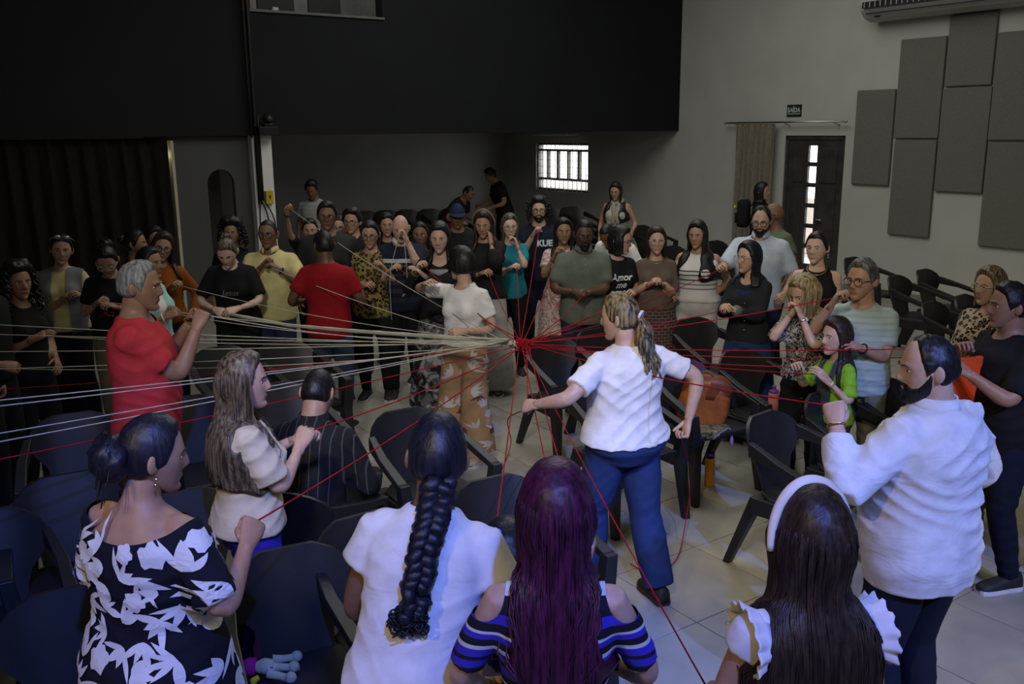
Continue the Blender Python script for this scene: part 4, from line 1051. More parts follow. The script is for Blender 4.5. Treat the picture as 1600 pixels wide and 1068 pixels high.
# ------------------------------------------------------------------ wardrobe
C = cloth
BLK = C('black_cotton', (.009, .009, .010)); BLK2 = C('black_knit', (.013, .012, .012)); NAVY = C('navy_cotton', (.010, .013, .026)); WHT = C('white_cotton', (.64, .63, .62), wr=.7); CHAR = C('charcoal_cotton', (.022, .023, .023))
JEANS = C('dark_denim', (.014, .022, .048)); JEANB = C('blue_denim', (.018, .035, .105)); KHAKI = C('khaki_twill', (.13, .125, .085)); BLACKP = C('black_twill', (.008, .008, .010)); NAVYP = C('navy_twill', (.008, .010, .020))
RED = C('red_cotton', (.46, .034, .036)); RED2 = C('dark_red_cotton', (.22, .006, .010)); GOLD = plain('gold_metal', (.6, .42, .12), .3, metal=1.0); SILVER = plain('silver_metal', (.6, .6, .6), .25, metal=1.0)
PRW = plain('print_white', (.55, .58, .58), .7); PRG = plain('print_grey', (.16, .16, .165), .7); PRO = plain('print_orange', (.55, .06, .02), .7); PRC = plain('print_ice', (.48, .56, .58), .7)
WATCHF = plain('watch_face', (.55, .56, .56), .2)
T = lambda mat, **k: dict(kind='tee', mat=mat, **k)
P_ = lambda mat, **k: dict(kind='pants', mat=mat, **k)
def add(*a, **k): JOBS.append(person(*a, **k))

# ---- left side of the circle
add('watcher', 'man in dark clothes and black wrist watch at the far end of the yarn', (-42, 395), 1.66, 75, 'tan', 'm', 1.0, ('short', 'black'), T(BLK), P_(BLACKP), shoes=(.012, .012, .012), sole=(.12, .12, .12), RH=(9, 580, .1), LH=(4, 610, .0),
    feet={1: (.1, .1, 0), -1: (-.1, -.02, 0)}, extra=[wrist_band(1, 'watch', m_black, .032, .007, .9, m_black)])
add('curly', 'woman with curly dark hair in black t-shirt and red sneakers holding out her palm', (24, 412), 1.52, 62, 'tan', 'f', 1.05, ('curly', 'black', dict(off=.03, bulk=.012, noise=.016)), T(BLK, hem=.80), P_(BLACKP, wide=.03), shoes=(.16, .03, .02), sole=(.5, .5, .48), hf=50,
    RH=(60, 538, .10, 'relax'), LH=(92, 572, .0, 'relax'), extra=[lambda c: extra_curls(c, .24)])
add('sunnies', 'smiling woman in pale yellow t-shirt and grey vest with sunglasses on her head', (97, 366), 1.58, 10, 'med', 'f', 1.0, ('tied', 'black', dict(r=.04)), T(C('pale_yellow', (.46, .40, .17))), P_(BLACKP, wide=.05), hf=25, roll=-8,
    RH=(104, 470, .25), LH=(128, 468, .25), extra=[sunglasses_up, lambda c: open_vest(c, C('grey_vest', (.15, .15, .16)))])
add('orange', 'woman with clear glasses in black t-shirt with orange print looking down at yarn', (163, 386), 1.57, 22, 'med', 'f', 1.08, ('bun', 'black', dict(at=(0, -.07, .10), r=.05, wisps=10)), T(BLK), P_(KHAKI), hf=15, pitch=30, lean=6, glasses=(.45, .42, .38),
    RH=(152, 482, .26), LH=(176, 486, .26), extra=[chest_print(None, 1, PRO, 1.17, polys=swirl_polys(4, 12, .17, .06, .006))])
add('darkbun', 'dark haired person in black turned sideways before the long brown curtain', (208, 359), 1.52, 95, 'tan', 'f', 1.0, ('tied', 'black'), T(BLK), P_(BLACKP))
add('peeker', 'person with dark hair peeking over the shoulder of woman in rust sweater', (240, 354), 1.50, 35, 'tan', 'f', .95, ('long', 'black', dict(L=.2)), T(BLK2), P_(BLACKP))
add('rust', 'laughing woman with glasses in rust orange long sleeved sweater', (257, 363), 1.57, 5, 'med', 'f', 1.1, ('long', 'brown', dict(L=.26, wave=.004)), dict(kind='sweater', mat=C('rust_knit', (.22, .062, .008)), sleeve=.95, hem=.90), P_(JEANS), hf=22, roll=-12, glasses=(.02, .02, .02),
    RH=(272, 452, .25), LH=(306, 500, .05, 'relax'))
add('aqua', 'woman in profile wearing an aqua and white blouse with folded arms', (229, 385), 1.55, 80, 'tan', 'f', 1.05, ('tied', 'black', dict(at=(0, -.10, -.02), r=.04)), dict(kind='blouse', mat=C('aqua_cotton', (.30, .56, .54)), hem=.82, collar=True, collar_mat=WHT), P_(C('white_trouser_aqua', (.42, .50, .50))), hf=75,
    RH=(266, 502, .18), LH=(272, 494, .02), extra=[wrist_band(1, 'bracelet', WHT, .030, .006), lambda c: side_panels(c, WHT)])
add('redgrey', 'grey haired man in red t-shirt seen from the side raising his fist', (214, 406), 1.79, 100, 'tan', 'm', 1.10, ('short', 'grey', dict(off=.008, bulk=.004)), T(RED, hem=.80, fold=.007), P_(BLACKP), hf=97, pitch=4, near=True, belly=.02,
    RH=(322, 512, -.10, 'fist'), LH=(312, 504, -.36, 'hold'), grip='hold')
add('jesus', 'woman with streaked bun in black script print top bending over the cream bundle', (350, 374), 1.60, 3, 'fair', 'f', 1.12, ('bun', 'ash', dict(at=(0, -.06, .11), r=.035)), T(BLK, sleeve=.36), P_(BLACKP), pitch=28, lean=14,
    RH=(337, 492, .34, 'relax'), LH=(368, 490, .38), pole=(1.0, -.3, -.6), extra=[chest_print(['Jesus'], .072, PRG, 1.17, shear=.35)])
add('afro', 'person with bushy black hair in black standing behind the woman with streaked bun', (361, 343), 1.56, 5, 'tan', 'f', 1.0, ('curly', 'black', dict(off=.035, bulk=.02, noise=.012)), T(BLK), P_(BLACKP), extra=[lambda c: extra_curls(c, .16)])
add('polo', 'man with glasses in pale yellow polo shirt and jeans holding yarn before his chest', (418, 342), 1.66, -3, 'brown', 'm', 1.12, ('buzz', 'black'), dict(kind='polo', mat=C('yellow_pique', (.50, .44, .20)), hem=.84, sleeve=.30), P_(JEANS), glasses=(.02, .02, .02), belly=.03,
    RH=(412, 418, .24, 'fist'), LH=(432, 424, .26), pole=(1.0, -.3, -.8), extra=[wrist_band(-1, 'watch', m_black, .034, .006, .9, WATCHF), lambda c: buttons(c, 3)])
# ---- back row, left to right
add('whitefar', 'young man in white t-shirt with thin lines standing near the back wall', (486, 283), 1.72, -8, 'brown', 'm', 1.0, ('short', 'black', dict(off=.018, bulk=.02)), T(cloth_fn('white_lined', periodic(2, .055, [(0, (.30, .31, .32)), (.9, (.14, .14, .15))]))), P_(NAVYP), pitch=18)
add('raiser', 'person half hidden behind the tall man in black raising yarn high with one hand', (484, 341), 1.50, 8, 'med', 'f', 1.0, ('tied', 'black'), T(BLK2), P_(BLACKP), RH=(447, 328, .30, 'point'), pole=(1, -.2, -.7), extra=[wrist_band(1, 'watch', m_black, .03, .006)])
add('tallman', 'tall man with glasses in dark grey t-shirt standing behind the man in red', (510, 315), 1.78, 8, 'brown', 'm', 1.12, ('short', 'black', dict(off=.012, bulk=.012)), T(CHAR), P_(NAVYP), glasses=(.03, .03, .03))
add('redback', 'man in dark red t-shirt seen from behind among the back row', (505, 358), 1.62, 172, 'dark', 'm', 1.06, ('buzz', 'black'), T(RED2, hem=.82), P_(C('faded_denim', (.03, .045, .08))), hf=215, RH=('l', .22, .26, 1.15), LH=('l', -.30, .18, 1.05))
add('specs', 'woman with glasses whose face shows between the tall man and young man in black', (532, 336), 1.55, -10, 'light', 'f', .95, ('tied', 'brown'), T(BLK2), P_(BLACKP), glasses=(.05, .03, .02))
add('youth', 'young man with glasses and tousled dark hair in black crew neck t-shirt', (550, 326), 1.63, -10, 'med', 'm', .95, ('curly', 'black', dict(off=.018, bulk=.016, noise=.006, line='m')), T(BLK), P_(BLACKP), glasses=(.03, .03, .03))
add('leopard', 'woman with glasses in a leopard print sleeveless blouse looking down', (577, 344), 1.61, 0, 'med', 'f', 1.12, ('tied', 'black'), dict(kind='blouse', mat=cloth_fn('leopard_gold', leopard((.20, .15, .05), (.012, .010, .008), (.10, .05, .02), 34)), sleeve=.12, hem=.80), P_(BLACKP), pitch=10, glasses=(.03, .03, .03),
    RH=(572, 452, .22), LH=(600, 425, .2))
add('longhair', 'woman with long dark hair peering from behind the bald man in the striped polo', (604, 333), 1.53, 8, 'med', 'f', .95, ('long', 'black', dict(L=.25)), T(BLK), P_(BLACKP))
add('baldpolo', 'bald man in navy and white striped polo lifting yarn in his fist', (625, 335), 1.67, 8, 'light', 'm', 1.12, ('none', 'black'), dict(kind='polo', mat=cloth_fn('navy_stripe', zstripes([(0, (.010, .013, .024)), (.90, (.022, .024, .034)), (.94, (.010, .013, .024)), (.98, (.03, .032, .042)), (1.02, (.010, .013, .024)), (1.06, (.03, .032, .042)), (1.10, (.010, .013, .024)), (1.14, (.04, .042, .055)), (1.175, (.010, .013, .024)), (1.215, (.06, .06, .07)), (1.235, (.010, .013, .024)), (1.25, (.42, .42, .40)), (1.285, (.010, .013, .026))], .6, 1.6)), hem=.82, sleeve=.36, collar_mat=WHT), P_(BLACKP), pitch=16,
    RH=(612, 428, .26), LH=(632, 372, .26, 'fist'), beard=None)
add('shorty', 'woman in dark top whose face shows beside the bald man', (656, 346), 1.52, 0, 'brown', 'f', 1.0, ('tied', 'black'), T(BLK2), P_(BLACKP))
add('cardigan', 'woman with long black hair in black cardigan and long grey patterned skirt', (686, 347), 1.66, -5, 'light', 'f', 1.0, ('long', 'black', dict(L=.30, wave=.004)), dict(kind='sweater', mat=BLK2, sleeve=.92, hem=.84, neck=(.085, .07, .14)), dict(kind='skirt', mat=cloth_fn('grey_floral', blotch([(.016, .016, .018), (.10, .10, .105), (.30, .30, .31)], 9, 1.6)), hemz=.14, flare=.10), pitch=8,
    RH=(648, 426, .24), LH=(655, 434, .26, 'relax'), extra=[lambda c: inner_top(c, C('grey_jersey', (.20, .20, .22))), wrist_band(1, 'watch', plain('olive_strap', (.14, .13, .02), .5), .03, .007, .88, GOLD)])
add('navycap', 'man in navy baseball cap looking down', (714, 319), 1.64, 8, 'brown', 'm', 1.05, ('buzz', 'black'), T(BLK), P_(BLACKP), pitch=8, extra=[cap_hat(C('navy_cap', (.014, .020, .050)))])
add('handmouth', 'woman in black sweater and wide light grey trousers covering her mouth', (755, 328), 1.69, -10, 'med', 'f', 1.02, ('long', 'brown', dict(L=.33, wave=.006)), dict(kind='sweater', mat=BLK2, sleeve=.80, hem=.90), P_(C('light_grey_linen', (.34, .33, .31)), wide=.11), pitch=12, LH=(762, 376, .17, 'hold'), RH=(756, 433, .24),
    extra=[headband(plain('brown_band', (.25, .16, .09), .5), .006)])
add('teal', 'woman with round glasses in teal t-shirt holding her hand near her chin', (796, 334), 1.57, 0, 'fair', 'f', .98, ('long', 'ash', dict(L=.27, wave=.005)), T(C('teal_cotton', (.015, .17, .21)), hem=.84), P_(BLACKP), glasses=(.25, .2, .16), LH=(806, 385, .18), RH=(800, 424, .24), hf=8)
add('kue', 'bearded man with bushy hair and glasses in navy t-shirt lifting red yarn', (842, 309), 1.68, -2, 'light', 'm', 1.12, ('curly', 'black', dict(off=.026, bulk=.016, noise=.012, line='f')), T(NAVY, hem=.84), P_(NAVYP), glasses=(.05, .05, .05), beard='full',
    RH=(836, 368, .30, 'fist'), extra=[chest_print(['KUE'], .085, PRC, 1.225, dx=-.06, bold=.004), lambda c: extra_curls(c, .12)])
add('coral', 'woman with long black hair in coral and white tie dye dress', (880, 341), 1.55, -5, 'tan', 'f', 1.1, ('long', 'black', dict(L=.34)), dict(kind='dress', mat=cloth_fn('coral_dye', blotch([(.50, .44, .40), (.38, .16, .13), (.52, .45, .41), (.30, .14, .12)], 8, 2.2)), skirt=.20, sleeve=.26, hem=.9), None, RH=(866, 405, .24), LH=(880, 402, .24), hf=5)
add('greypolo', 'man in grey green polo shirt with both hands joined at his waist', (913, 343), 1.64, 4, 'dark', 'm', 1.16, ('short', 'black', dict(off=.006)), dict(kind='polo', mat=C('sage_pique', (.110, .125, .098)), hem=.80, sleeve=.33), P_(JEANS), glasses=(.02, .02, .02), beard='goatee', RH=(900, 463, .30), LH=(916, 464, .30), pole=(1, -.5, -.8), pitch=8, extra=[lambda c: buttons(c, 2), wrist_band(-1, 'ring', GOLD, .018, .003, 1.0)])
add('beige', 'long haired woman in beige top with scarf standing behind the back row', (962, 285), 1.65, -15, 'med', 'f', 1.12, ('long', 'black', dict(L=.42)), dict(kind='tank', mat=C('beige_jersey', (.36, .33, .28)), sleeve=0, hem=.86), P_(JEANS), hf=-25, pitch=12, extra=[lambda c: scarf(c, C('beige_scarf', (.27, .24, .19)))], LH=('l', -.26, .2, .98))
add('bender', 'person in white t-shirt bending forward behind the back row', (944, 352), 1.66, -35, 'brown', 'm', 1.0, ('buzz', 'black'), T(WHT), P_(BLACKP), lean=48, pitch=20, RH=('l', .2, .5, 1.0), LH=('l', -.2, .5, 1.0))
add('amor', 'woman with black bob in black t-shirt with white handwritten print', (971, 353), 1.56, 22, 'light', 'f', 1.12, ('bob', 'black', dict(L=.115, a0=1.0, flare=.06)), T(BLK, hem=.84), P_(BLACKP), hf=62, pitch=8, glasses=(.05, .05, .05), LH=(990, 464, .2), RH=('l', .12, .24, 1.0), extra=[chest_print(['Amor', 'me', 'amou'], .085, PRW, 1.235, dx=.02, shear=.25, gap=.8, bold=.002)])
add('brown', 'woman with glasses in taupe t-shirt and chequered skirt with joined hands', (1026, 354), 1.53, -3, 'light', 'f', 1.08, ('bob', 'brown', dict(L=.14, a0=1.2)), T(C('taupe_cotton', (.105, .080, .062)), hem=.93, sleeve=.40), dict(kind='skirt', mat=cloth_fn('brick_check', lambda nt: mix(nt, N(nt, 'ShaderNodeTexBrick', {'Vector': N(nt, 'ShaderNodeVectorRotate', {'Vector': coords(nt), 'Angle': 1.5708}, rotation_type='X_AXIS').outputs[0], 'Scale': 9.0, 'Mortar Size': .05}).outputs['Fac'], (.07, .022, .020), (.11, .10, .10))), hemz=.3, flare=.05), glasses=(.3, .26, .22), RH=(1018, 449, .24), LH=(1032, 449, .24), extra=[lambda c: necklace(c, GOLD)])
add('whitetank', 'woman with long wavy black hair in white striped sleeveless top and pale jeans', (1091, 345), 1.57, -22, 'med', 'f', 1.28, ('long', 'black', dict(L=.36, wave=.010, a0=1.0)), dict(kind='tank', mat=cloth_fn('white_striped_tank', zstripes([(0, (.50, .49, .48)), (1.0, (.16, .16, .17)), (1.012, (.50, .49, .48)), (1.04, (.16, .16, .17)), (1.052, (.50, .49, .48)), (1.08, (.05, .05, .06)), (1.092, (.50, .49, .48)), (1.12, (.05, .05, .06)), (1.132, (.52, .51, .50)), (1.155, (.04, .04, .05)), (1.167, (.52, .51, .50))], .6, 1.6)), sleeve=0, hem=.95), P_(C('bleached_denim', (.42, .42, .42)), infl=.02), hf=-30, pitch=4, RH=(1047, 468, .12, 'fist'), LH=(1112, 470, .1))
add('lightblue', 'bearded man with glasses in light blue short sleeved shirt with stretched arm', (1190, 322), 1.73, -25, 'light', 'm', 1.16, ('short', 'black', dict(line='recede')), dict(kind='shirt', mat=C('pale_blue_cotton', (.40, .46, .56), wr=.7), hem=.82, sleeve=.34, collar=True), P_(JEANS), glasses=(.03, .03, .03), beard='full', pitch=10, hf=-22, RH=(1122, 422, .32, 'fist'), LH=('l', -.25, .2, .95))
add('olive', 'shaven headed man in olive t-shirt standing behind the man in light blue', (1212, 316), 1.64, -70, 'brown', 'm', 1.1, ('none', 'black'), T(C('olive_cotton', (.10, .125, .07))), P_(BLACKP), hf=-100, glasses=(.03, .03, .03))
add('backpack', 'woman in black with a backpack walking past the taupe curtain', (1190, 285), 1.62, 70, 'light', 'f', .95, ('long', 'black', dict(L=.18)), dict(kind='sweater', mat=BLK, sleeve=.95), P_(NAVYP), hf=62, extra=[lambda c: backpack_on(c)])
add('denimjacket', 'woman with glasses and straight hair in black denim jacket over blue dress', (1173, 377), 1.52, -38, 'light', 'f', 1.02, ('long', 'blueblack', dict(L=.24, a0=1.25)), dict(kind='jacket', mat=C('black_denim', (.014, .017, .019)), sleeve=.88, hem=.84, neck=(.07, .06, .12), collar=True), dict(kind='skirt', mat=C('blue_pleats', (.018, .032, .10)), hemz=.14, flare=.09, infl=.006), hf=-62, glasses=(.3, .26, .2), RH=(1130, 488, .22), LH=(1142, 490, .26), extra=[lambda c: inner_top(c, C('blue_blouse', (.012, .022, .075))), lambda c: buttons(c, 6, -.02, SILVER), wrist_band(-1, 'bracelet', GOLD, .028, .004, .97), lambda c: cuffs(c, C('grey_cuff', (.12, .13, .14)))])
add('blacktank', 'woman with hair tied back in black halter tank top', (1279, 361), 1.61, -20, 'fair', 'f', 1.05, ('tied', 'black', dict(at=(0, -.12, .01), r=.04)), dict(kind='tank', mat=BLK, sleeve=0, hem=.86, cuts=[((.19, 0, 1.40), (.075, .2, .13)), ((-.19, 0, 1.40), (.075, .2, .13))]), P_(BLACKP), hf=-38, RH=('l', .02, .25, 1.06), LH=('l', -.02, .27, 1.03), extra=[earring(-1, SILVER), lambda c: necklace(c, GOLD)])
add('blonde', 'blonde woman in black and white patterned blouse hiding her face in her hands', (1252, 430), 1.48, -42, 'light', 'f', 1.05, ('bob', 'blonde', dict(L=.15, a0=.72, flare=.05, strands=60, ridges=24)), dict(kind='blouse', mat=cloth_fn('mono_pattern', blotch([(.010, .010, .012), (.32, .31, .28), (.012, .012, .014), (.22, .21, .18)], 26, 1.2, .01)), hem=.93, sleeve=.36), P_(BLACKP), hf=-62, pitch=22, RH=(1238, 487, .10), LH=(1242, 492, .16), pole=(.5, .6, -1), near=1, extra=[wrist_band(-1, 'watch', SILVER, .028, .006, .85, WATCHF)])
add('girl', 'girl with long brown hair in lime green top and denim overalls holding out both hands', (1311, 496), 1.22, -72, 'light', 'f', .92, ('long', 'brown', dict(L=.30, a0=1.25)), T(C('lime_cotton', (.20, .44, .03)), sleeve=.36, infl=.018), P_(C('overall_denim', (.045, .055, .075)), waist=1.10), bust=.5, headk=1.0, RH=(1238, 582, .05), LH=(1287, 604, .16, 'relax'), hf=-70, near=1, extra=[wrist_band(-1, 'bracelet', WHT, .024, .004), lambda c: overalls_bib(c)])
add('grandpa', 'grey haired man with glasses in pale mint striped t-shirt', (1351, 404), 1.555, -28, 'med', 'm', 1.16, ('short', 'salt', dict(off=.012)), T(cloth_fn('mint_stripe', periodic(2, .035, [(0, (.34, .43, .42)), (.6, (.29, .38, .385))])), hem=.82, sleeve=.31), P_(KHAKI), hf=-52, glasses=(.03, .03, .03), belly=.03, headk=1.07, near=1, RH=(1298, 474, .22, 'point'), LH=(1338, 552, .28, 'relax'), extra=[wrist_band(-1, 'bracelet', m_black, .034, .005, .92)])
# ---- right edge
add('leopard2', 'woman with glasses and streaked bob in black and tan leopard print blouse', (1552, 417), 1.50, -50, 'light', 'f', 1.15, ('bob', 'mixed', dict(L=.14, a0=1.1)), dict(kind='blouse', mat=cloth_fn('leopard_tan', leopard((.36, .30, .24), (.012, .010, .010), (.16, .085, .03), 40)), sleeve=.5, hem=.80), P_(BLACKP), hf=-72, glasses=(.4, .38, .36), near=1, RH=(1505, 560, .2), LH=(1520, 575, .2))
add('blackright', 'man in black t-shirt and dark jeans with black sneakers holding an orange folder', (1584, 440), 1.60, -85, 'tan', 'm', 1.2, ('short', 'black', dict(off=.009)), T(BLK, hem=.80, sleeve=.36), P_(NAVYP, infl=.02), hf=-95, near=1, belly=.03, sole=(.6, .6, .6), RH=(1498, 560, .0), LH=(1500, 590, .18), feet={1: (.12, .06, 0), -1: (-.12, -.06, 0)})
add('offright', 'person in grey trousers and black sneakers at the far right of the circle', None, 1.62, -80, 'med', 'm', 1.1, ('short', 'black'), T(CHAR), P_(C('grey_twill', (.09, .09, .095))), sole=(.6, .6, .6), loc=(2.93, 4.36))
# ---- inside the circle
add('flowerlady', 'short haired woman in white t-shirt and peach floral trousers stretching an arm sideways', (722, 386), 1.55, -28, 'light', 'f', 1.05, ('bob', 'black', dict(L=.045, a0=1.0, flare=-.1, thick=.03)), T(WHT, hem=.96, sleeve=.27, infl=.018), P_(C('peach_crepe', (.34, .215, .125)), wide=.09), shoes=(.35, .28, .2), hf=-128, near=1, bust=.85, RH=(655, 440, .02, 'relax'), LH=(722, 527, .22, 'hold'), pole=(.6, -.6, -.3), extra=[flower_print(52, (.06, .9), (-3.1, 3.1), plain('print_white_flower', (.46, .43, .41), .8), True, .085, 5, bloom=.25), flower_print(16, (.04, .6), (-3.1, 3.1), plain('print_maroon_flower', (.12, .035, .03), .8), True, .06, 8, bloom=.2)])
add('ponytail', 'woman with blond streaked ponytail in white t-shirt and blue jeans walking with red yarn', (968, 457), 1.58, -152, 'light', 'f', 1.36, ('pony', 'mixed', dict(L=.30, at=(0, -.10, .01))), T(WHT, hem=.92, sleeve=.31, infl=.016, fold=.009), P_(JEANB, wide=.035, infl=.016), hf=-118, pitch=6, near=2, tilt=0, LH=(824, 640, .08, 'fist'), RH=(1083, 668, -.03, 'fist'), pole=(.8, -.4, -.5), feet={1: (.13, -.16, 0), -1: (-.12, .16, 0)}, shoes=(.02, .015, .012), sole=(.03, .02, .02),
    extra=[flower_print(6, (1.20, 1.205), (1.0, 1.01), plain('tattoo_ink_unused', (.1, .1, .1)), False, .001, 2)] if False else [lambda c: tattoo(c)])
add('striped', 'seated man in black pinstriped shirt seen from behind', (500, 573), 1.68, 168, 'med', 'm', 1.06, ('buzz', 'black'), dict(kind='shirt', mat=cloth_fn('pinstripe', periodic(0, .045, [(0, (.016, .015, .014)), (.88, (.075, .070, .06))])), sleeve=.9, hem=.86, collar=True), P_(BLACKP), sit=True, near=1, pitch=16, lean=14, RH=('l', .20, .40, 1.10), LH=('l', -.26, .45, 1.20))
add('child', 'small child with black hair and a purple hair clip in white shirt', (792, 818), 1.00, 178, 'light', 'f', .95, ('long', 'blueblack', dict(L=.30, a0=1.2)), T(C('child_white', (.56, .56, .56)), hem=.82), P_(NAVYP), headk=1.22, bust=.3, near=1, RH=(928, 868, .12, 'relax'), extra=[lambda c: hair_clip(c)])
# ---- foreground, lit by the stage spots
add('bundress', 'woman with hair in a bun wearing off shoulder black dress with white flowers', (236, 648), 1.57, 158, 'med', 'f', 1.30, ('bun', 'blueblack', dict(at=(0, -.115, .0), r=.068, wisps=22)), dict(kind='dress', mat=C('dress_black', (.008, .009, .016)), skirt=.40, sleeve=.36, hem=.9, infl=.018, neck=None, cuts=[((0, -.01, 1.50), (.235, .30, .165))], zhi=1.45, fold=.006), None, hf=122, pitch=8, near=2, RH=(408, 858, -.06, 'fist'), LH=('l', -.16, .26, 1.02), pole=(.6, -.5, -1),
    extra=[flower_print(190, (.45, 1.36), (1.0, 5.3), plain('dress_white_print', (.58, .60, .62), .8), False, .078, 11, bloom=.25, spacing=.80), earring(1, SILVER), earring(-1, SILVER)])
add('wavy', 'woman with long wavy streaked hair in cream t-shirt and bright blue trousers', (374, 551), 1.49, 118, 'light', 'f', 1.14, ('long', 'ash', dict(L=.40, wave=.012, a0=1.25, strands=150, flare=.10, rag=.12, taper=-.05, back=.05)), T(C('cream_cotton', (.50, .45, .37), wr=.7), hem=.90, sleeve=.32, infl=.022, cuff=.02, fold=.009), P_(C('royal_blue', (.035, .025, .34)), infl=.02), hf=100, near=2, RH=(483, 700, -.08), LH=(478, 690, -.28), pole=(.6, -.4, -1))
add('braid', 'woman with long black braid in white t-shirt and maroon trousers leaning forward', (688, 646), 1.63, 172, 'brown', 'f', 1.08, ('braid', 'blueblack', dict(L=.36, dx=.06)), T(WHT, hem=.96, sleeve=.17, infl=.018, cuff=.02), P_(C('maroon_crepe', (.12, .022, .024)), infl=.02, wide=.03), hf=188, lean=16, tilt=6, roll=10, near=2, RH=('l', .20, .32, 1.0), LH=('l', -.14, .34, .98))
STR = [(0, (.012, .012, .020)), (.93, (.04, .03, .40)), (.965, (.012, .012, .020)), (.985, (.50, .50, .52)), (.992, (.012, .012, .020)), (1.02, (.04, .03, .40)), (1.05, (.50, .50, .52)), (1.056, (.012, .012, .020)), (1.085, (.50, .50, .52)), (1.092, (.012, .012, .020)), (1.11, (.04, .03, .40)), (1.132, (.012, .012, .020)), (1.145, (.04, .03, .40)), (1.17, (.50, .50, .52)), (1.18, (.012, .012, .020)), (1.20, (.04, .03, .40)), (1.215, (.50, .50, .52)), (1.222, (.012, .012, .020)), (1.245, (.04, .03, .40)), (1.275, (.012, .012, .020)), (1.315, (.55, .55, .57)), (1.332, (.012, .012, .020))]
add('wine', 'woman with long wine red hair in cold shoulder top with blue and white stripes', (868, 729), 1.60, 178, 'light', 'f', .94, ('long', 'wine', dict(L=.60, a0=1.0, wave=.006, strands=220, taper=.52, back=.02, flare=.0, ridges=22, rag=.10)), dict(kind='blouse', mat=cloth_fn('cold_shoulder_stripes', zstripes(STR, .6, 1.6)), sleeve=.33, hem=.85, infl=.010, cuff=.003, neck=(.07, .05, .05), cuts=[((.185, -.01, 1.40), (.062, .12, .075)), ((-.185, -.01, 1.40), (.062, .12, .075))]), P_(C('violet_skirt', (.03, .03, .22))), near=2, RH=('l', .16, .30, .98), LH=('l', -.20, .26, .92), pole=(.9, -.3, -1))
add('headband', 'woman with long dark hair and cream headband in white blouse with puffed sleeves', (1276, 768), 1.55, -172, 'med', 'f', 1.08, ('long', 'brown', dict(L=.40, a0=1.05, strands=220, flare=.12, ridges=22, rag=.10, back=.03)), dict(kind='blouse', mat=C('white_blouse', (.58, .57, .57)), sleeve=.10, hem=.85, infl=.014), P_(JEANS), hf=-168, near=2, RH=('l', .16, .30, .95), LH=('l', -.16, .30, .95), extra=[headband(plain('cream_band', (.70, .64, .52), .5), .015), lambda c: ruffles(c, C('white_blouse', (.58, .57, .57)))])
add('whiteshirt', 'bearded balding man in untucked white dress shirt holding red yarn', (1456, 521), 1.67, -148, 'light', 'm', 1.28, ('short', 'black', dict(line='recede', off=.007, bulk=0)), dict(kind='shirt', mat=C('white_poplin', (.60, .59, .60), wr=1.0), sleeve=.93, hem=.78, infl=.024, collar=True, cuff=.006, fold=.011), P_(NAVYP, infl=.018), hf=-98, pitch=4, beard='full', near=2, belly=.03, LH=(1284, 664, .02, 'fist'), RH=('l', .20, .20, 1.02), pole=(.8, -.2, -1), extra=[wrist_band(-1, 'bracelet', GOLD, .032, .0035, 1.02)])
# ---- far behind
add('jersey', 'man in black and red sports jersey bending over stacked chairs by the back wall', (736, 290), 1.66, 60, 'brown', 'm', 1.0, ('buzz', 'black'), T(cloth_fn('jersey_black_red', zstripes([(0, (.20, .008, .02)), (.92, (.012, .010, .010))], .5, 1.6))), P_(BLACKP), lean=42, pitch=10, RH=('l', .2, .4, 1.0), LH=('l', -.2, .4, 1.0), extra=[chest_print(['4'], .24, PRW, 1.10, back=True)])
add('farblack', 'man in black t-shirt leaning down by the back wall beside the barred window', (762, 264), 1.78, -75, 'tan', 'm', 1.1, ('short', 'black', dict(off=.015, bulk=.012)), T(BLK), P_(BLACKP), lean=18, pitch=22, RH=('l', .2, .4, 1.05), LH=('l', -.2, .3, 1.0))

# ------------------------------------------------------------------ extras used above
def extra_curls(c, L):
    """loose ringlets round the head"""
    rs = np.random.default_rng(5); hm_ = c['hair'].data.materials[0]; mb = MB()
    for k in range(60):
        a = rs.uniform(.9, 5.38); z0 = rs.uniform(-.02, .09); t = np.linspace(0, 1, 16); l = L * rs.uniform(.6, 1.05)
        r_ = .105 + .02 * rs.random(); P = np.stack([np.sin(a) * (r_ * .92 + .03 * t) + .012 * np.cos(t * 22 + k), np.cos(a) * (r_ + .02 * t) - .01 + .012 * np.sin(t * 22 + k), z0 - l * t], 1)
        mb.add(*tube(c['toL'](P), .010 * (1 - .5 * t), 5))
    mb.build('curls', hm_, c['hair'], smooth=True)
def offset_patch(c, test, eps, name, mat, parent=None):
    """a second layer of cloth over part of the garment, following its surface; test(p) > 0 where it lies"""
    V, Fc = c['gV'], c['gF']; fld = test(V / c['s']); V2, F2 = cut_field(V + vnormals(V, Fc) * eps, Fc, fld)
    if len(F2): return mesh_obj(name, *compact(V2, F2), mat, parent or c['garment'])
def mn(*a):
    r = a[0]
    for x in a[1:]: r = np.minimum(r, x)
    return r
def open_vest(c, mat): offset_patch(c, lambda p: mn(np.abs(p[:, 0]) - .055 - .03 * (1.4 - p[:, 2]) + .2 * (p[:, 1] < -.02), .175 - np.abs(p[:, 0]), p[:, 2] - .86, 1.43 - p[:, 2]), .010, 'vest', mat, c['rt'])
def side_panels(c, mat): offset_patch(c, lambda p: mn(p[:, 0] - .02, .12 - p[:, 0], p[:, 1], 1.40 - p[:, 2]), .005, 'white_panel', mat)
def inner_top(c, mat):
    s = c['s']; V, Fc = rings([(z * s, .085 * s, .04 * s, (.085 - .05 * max(0, z - 1.25)) * s) for z in (1.10, 1.2, 1.27, 1.33)], 20); mesh_obj('inner_top', V, Fc, mat, c['rt'])
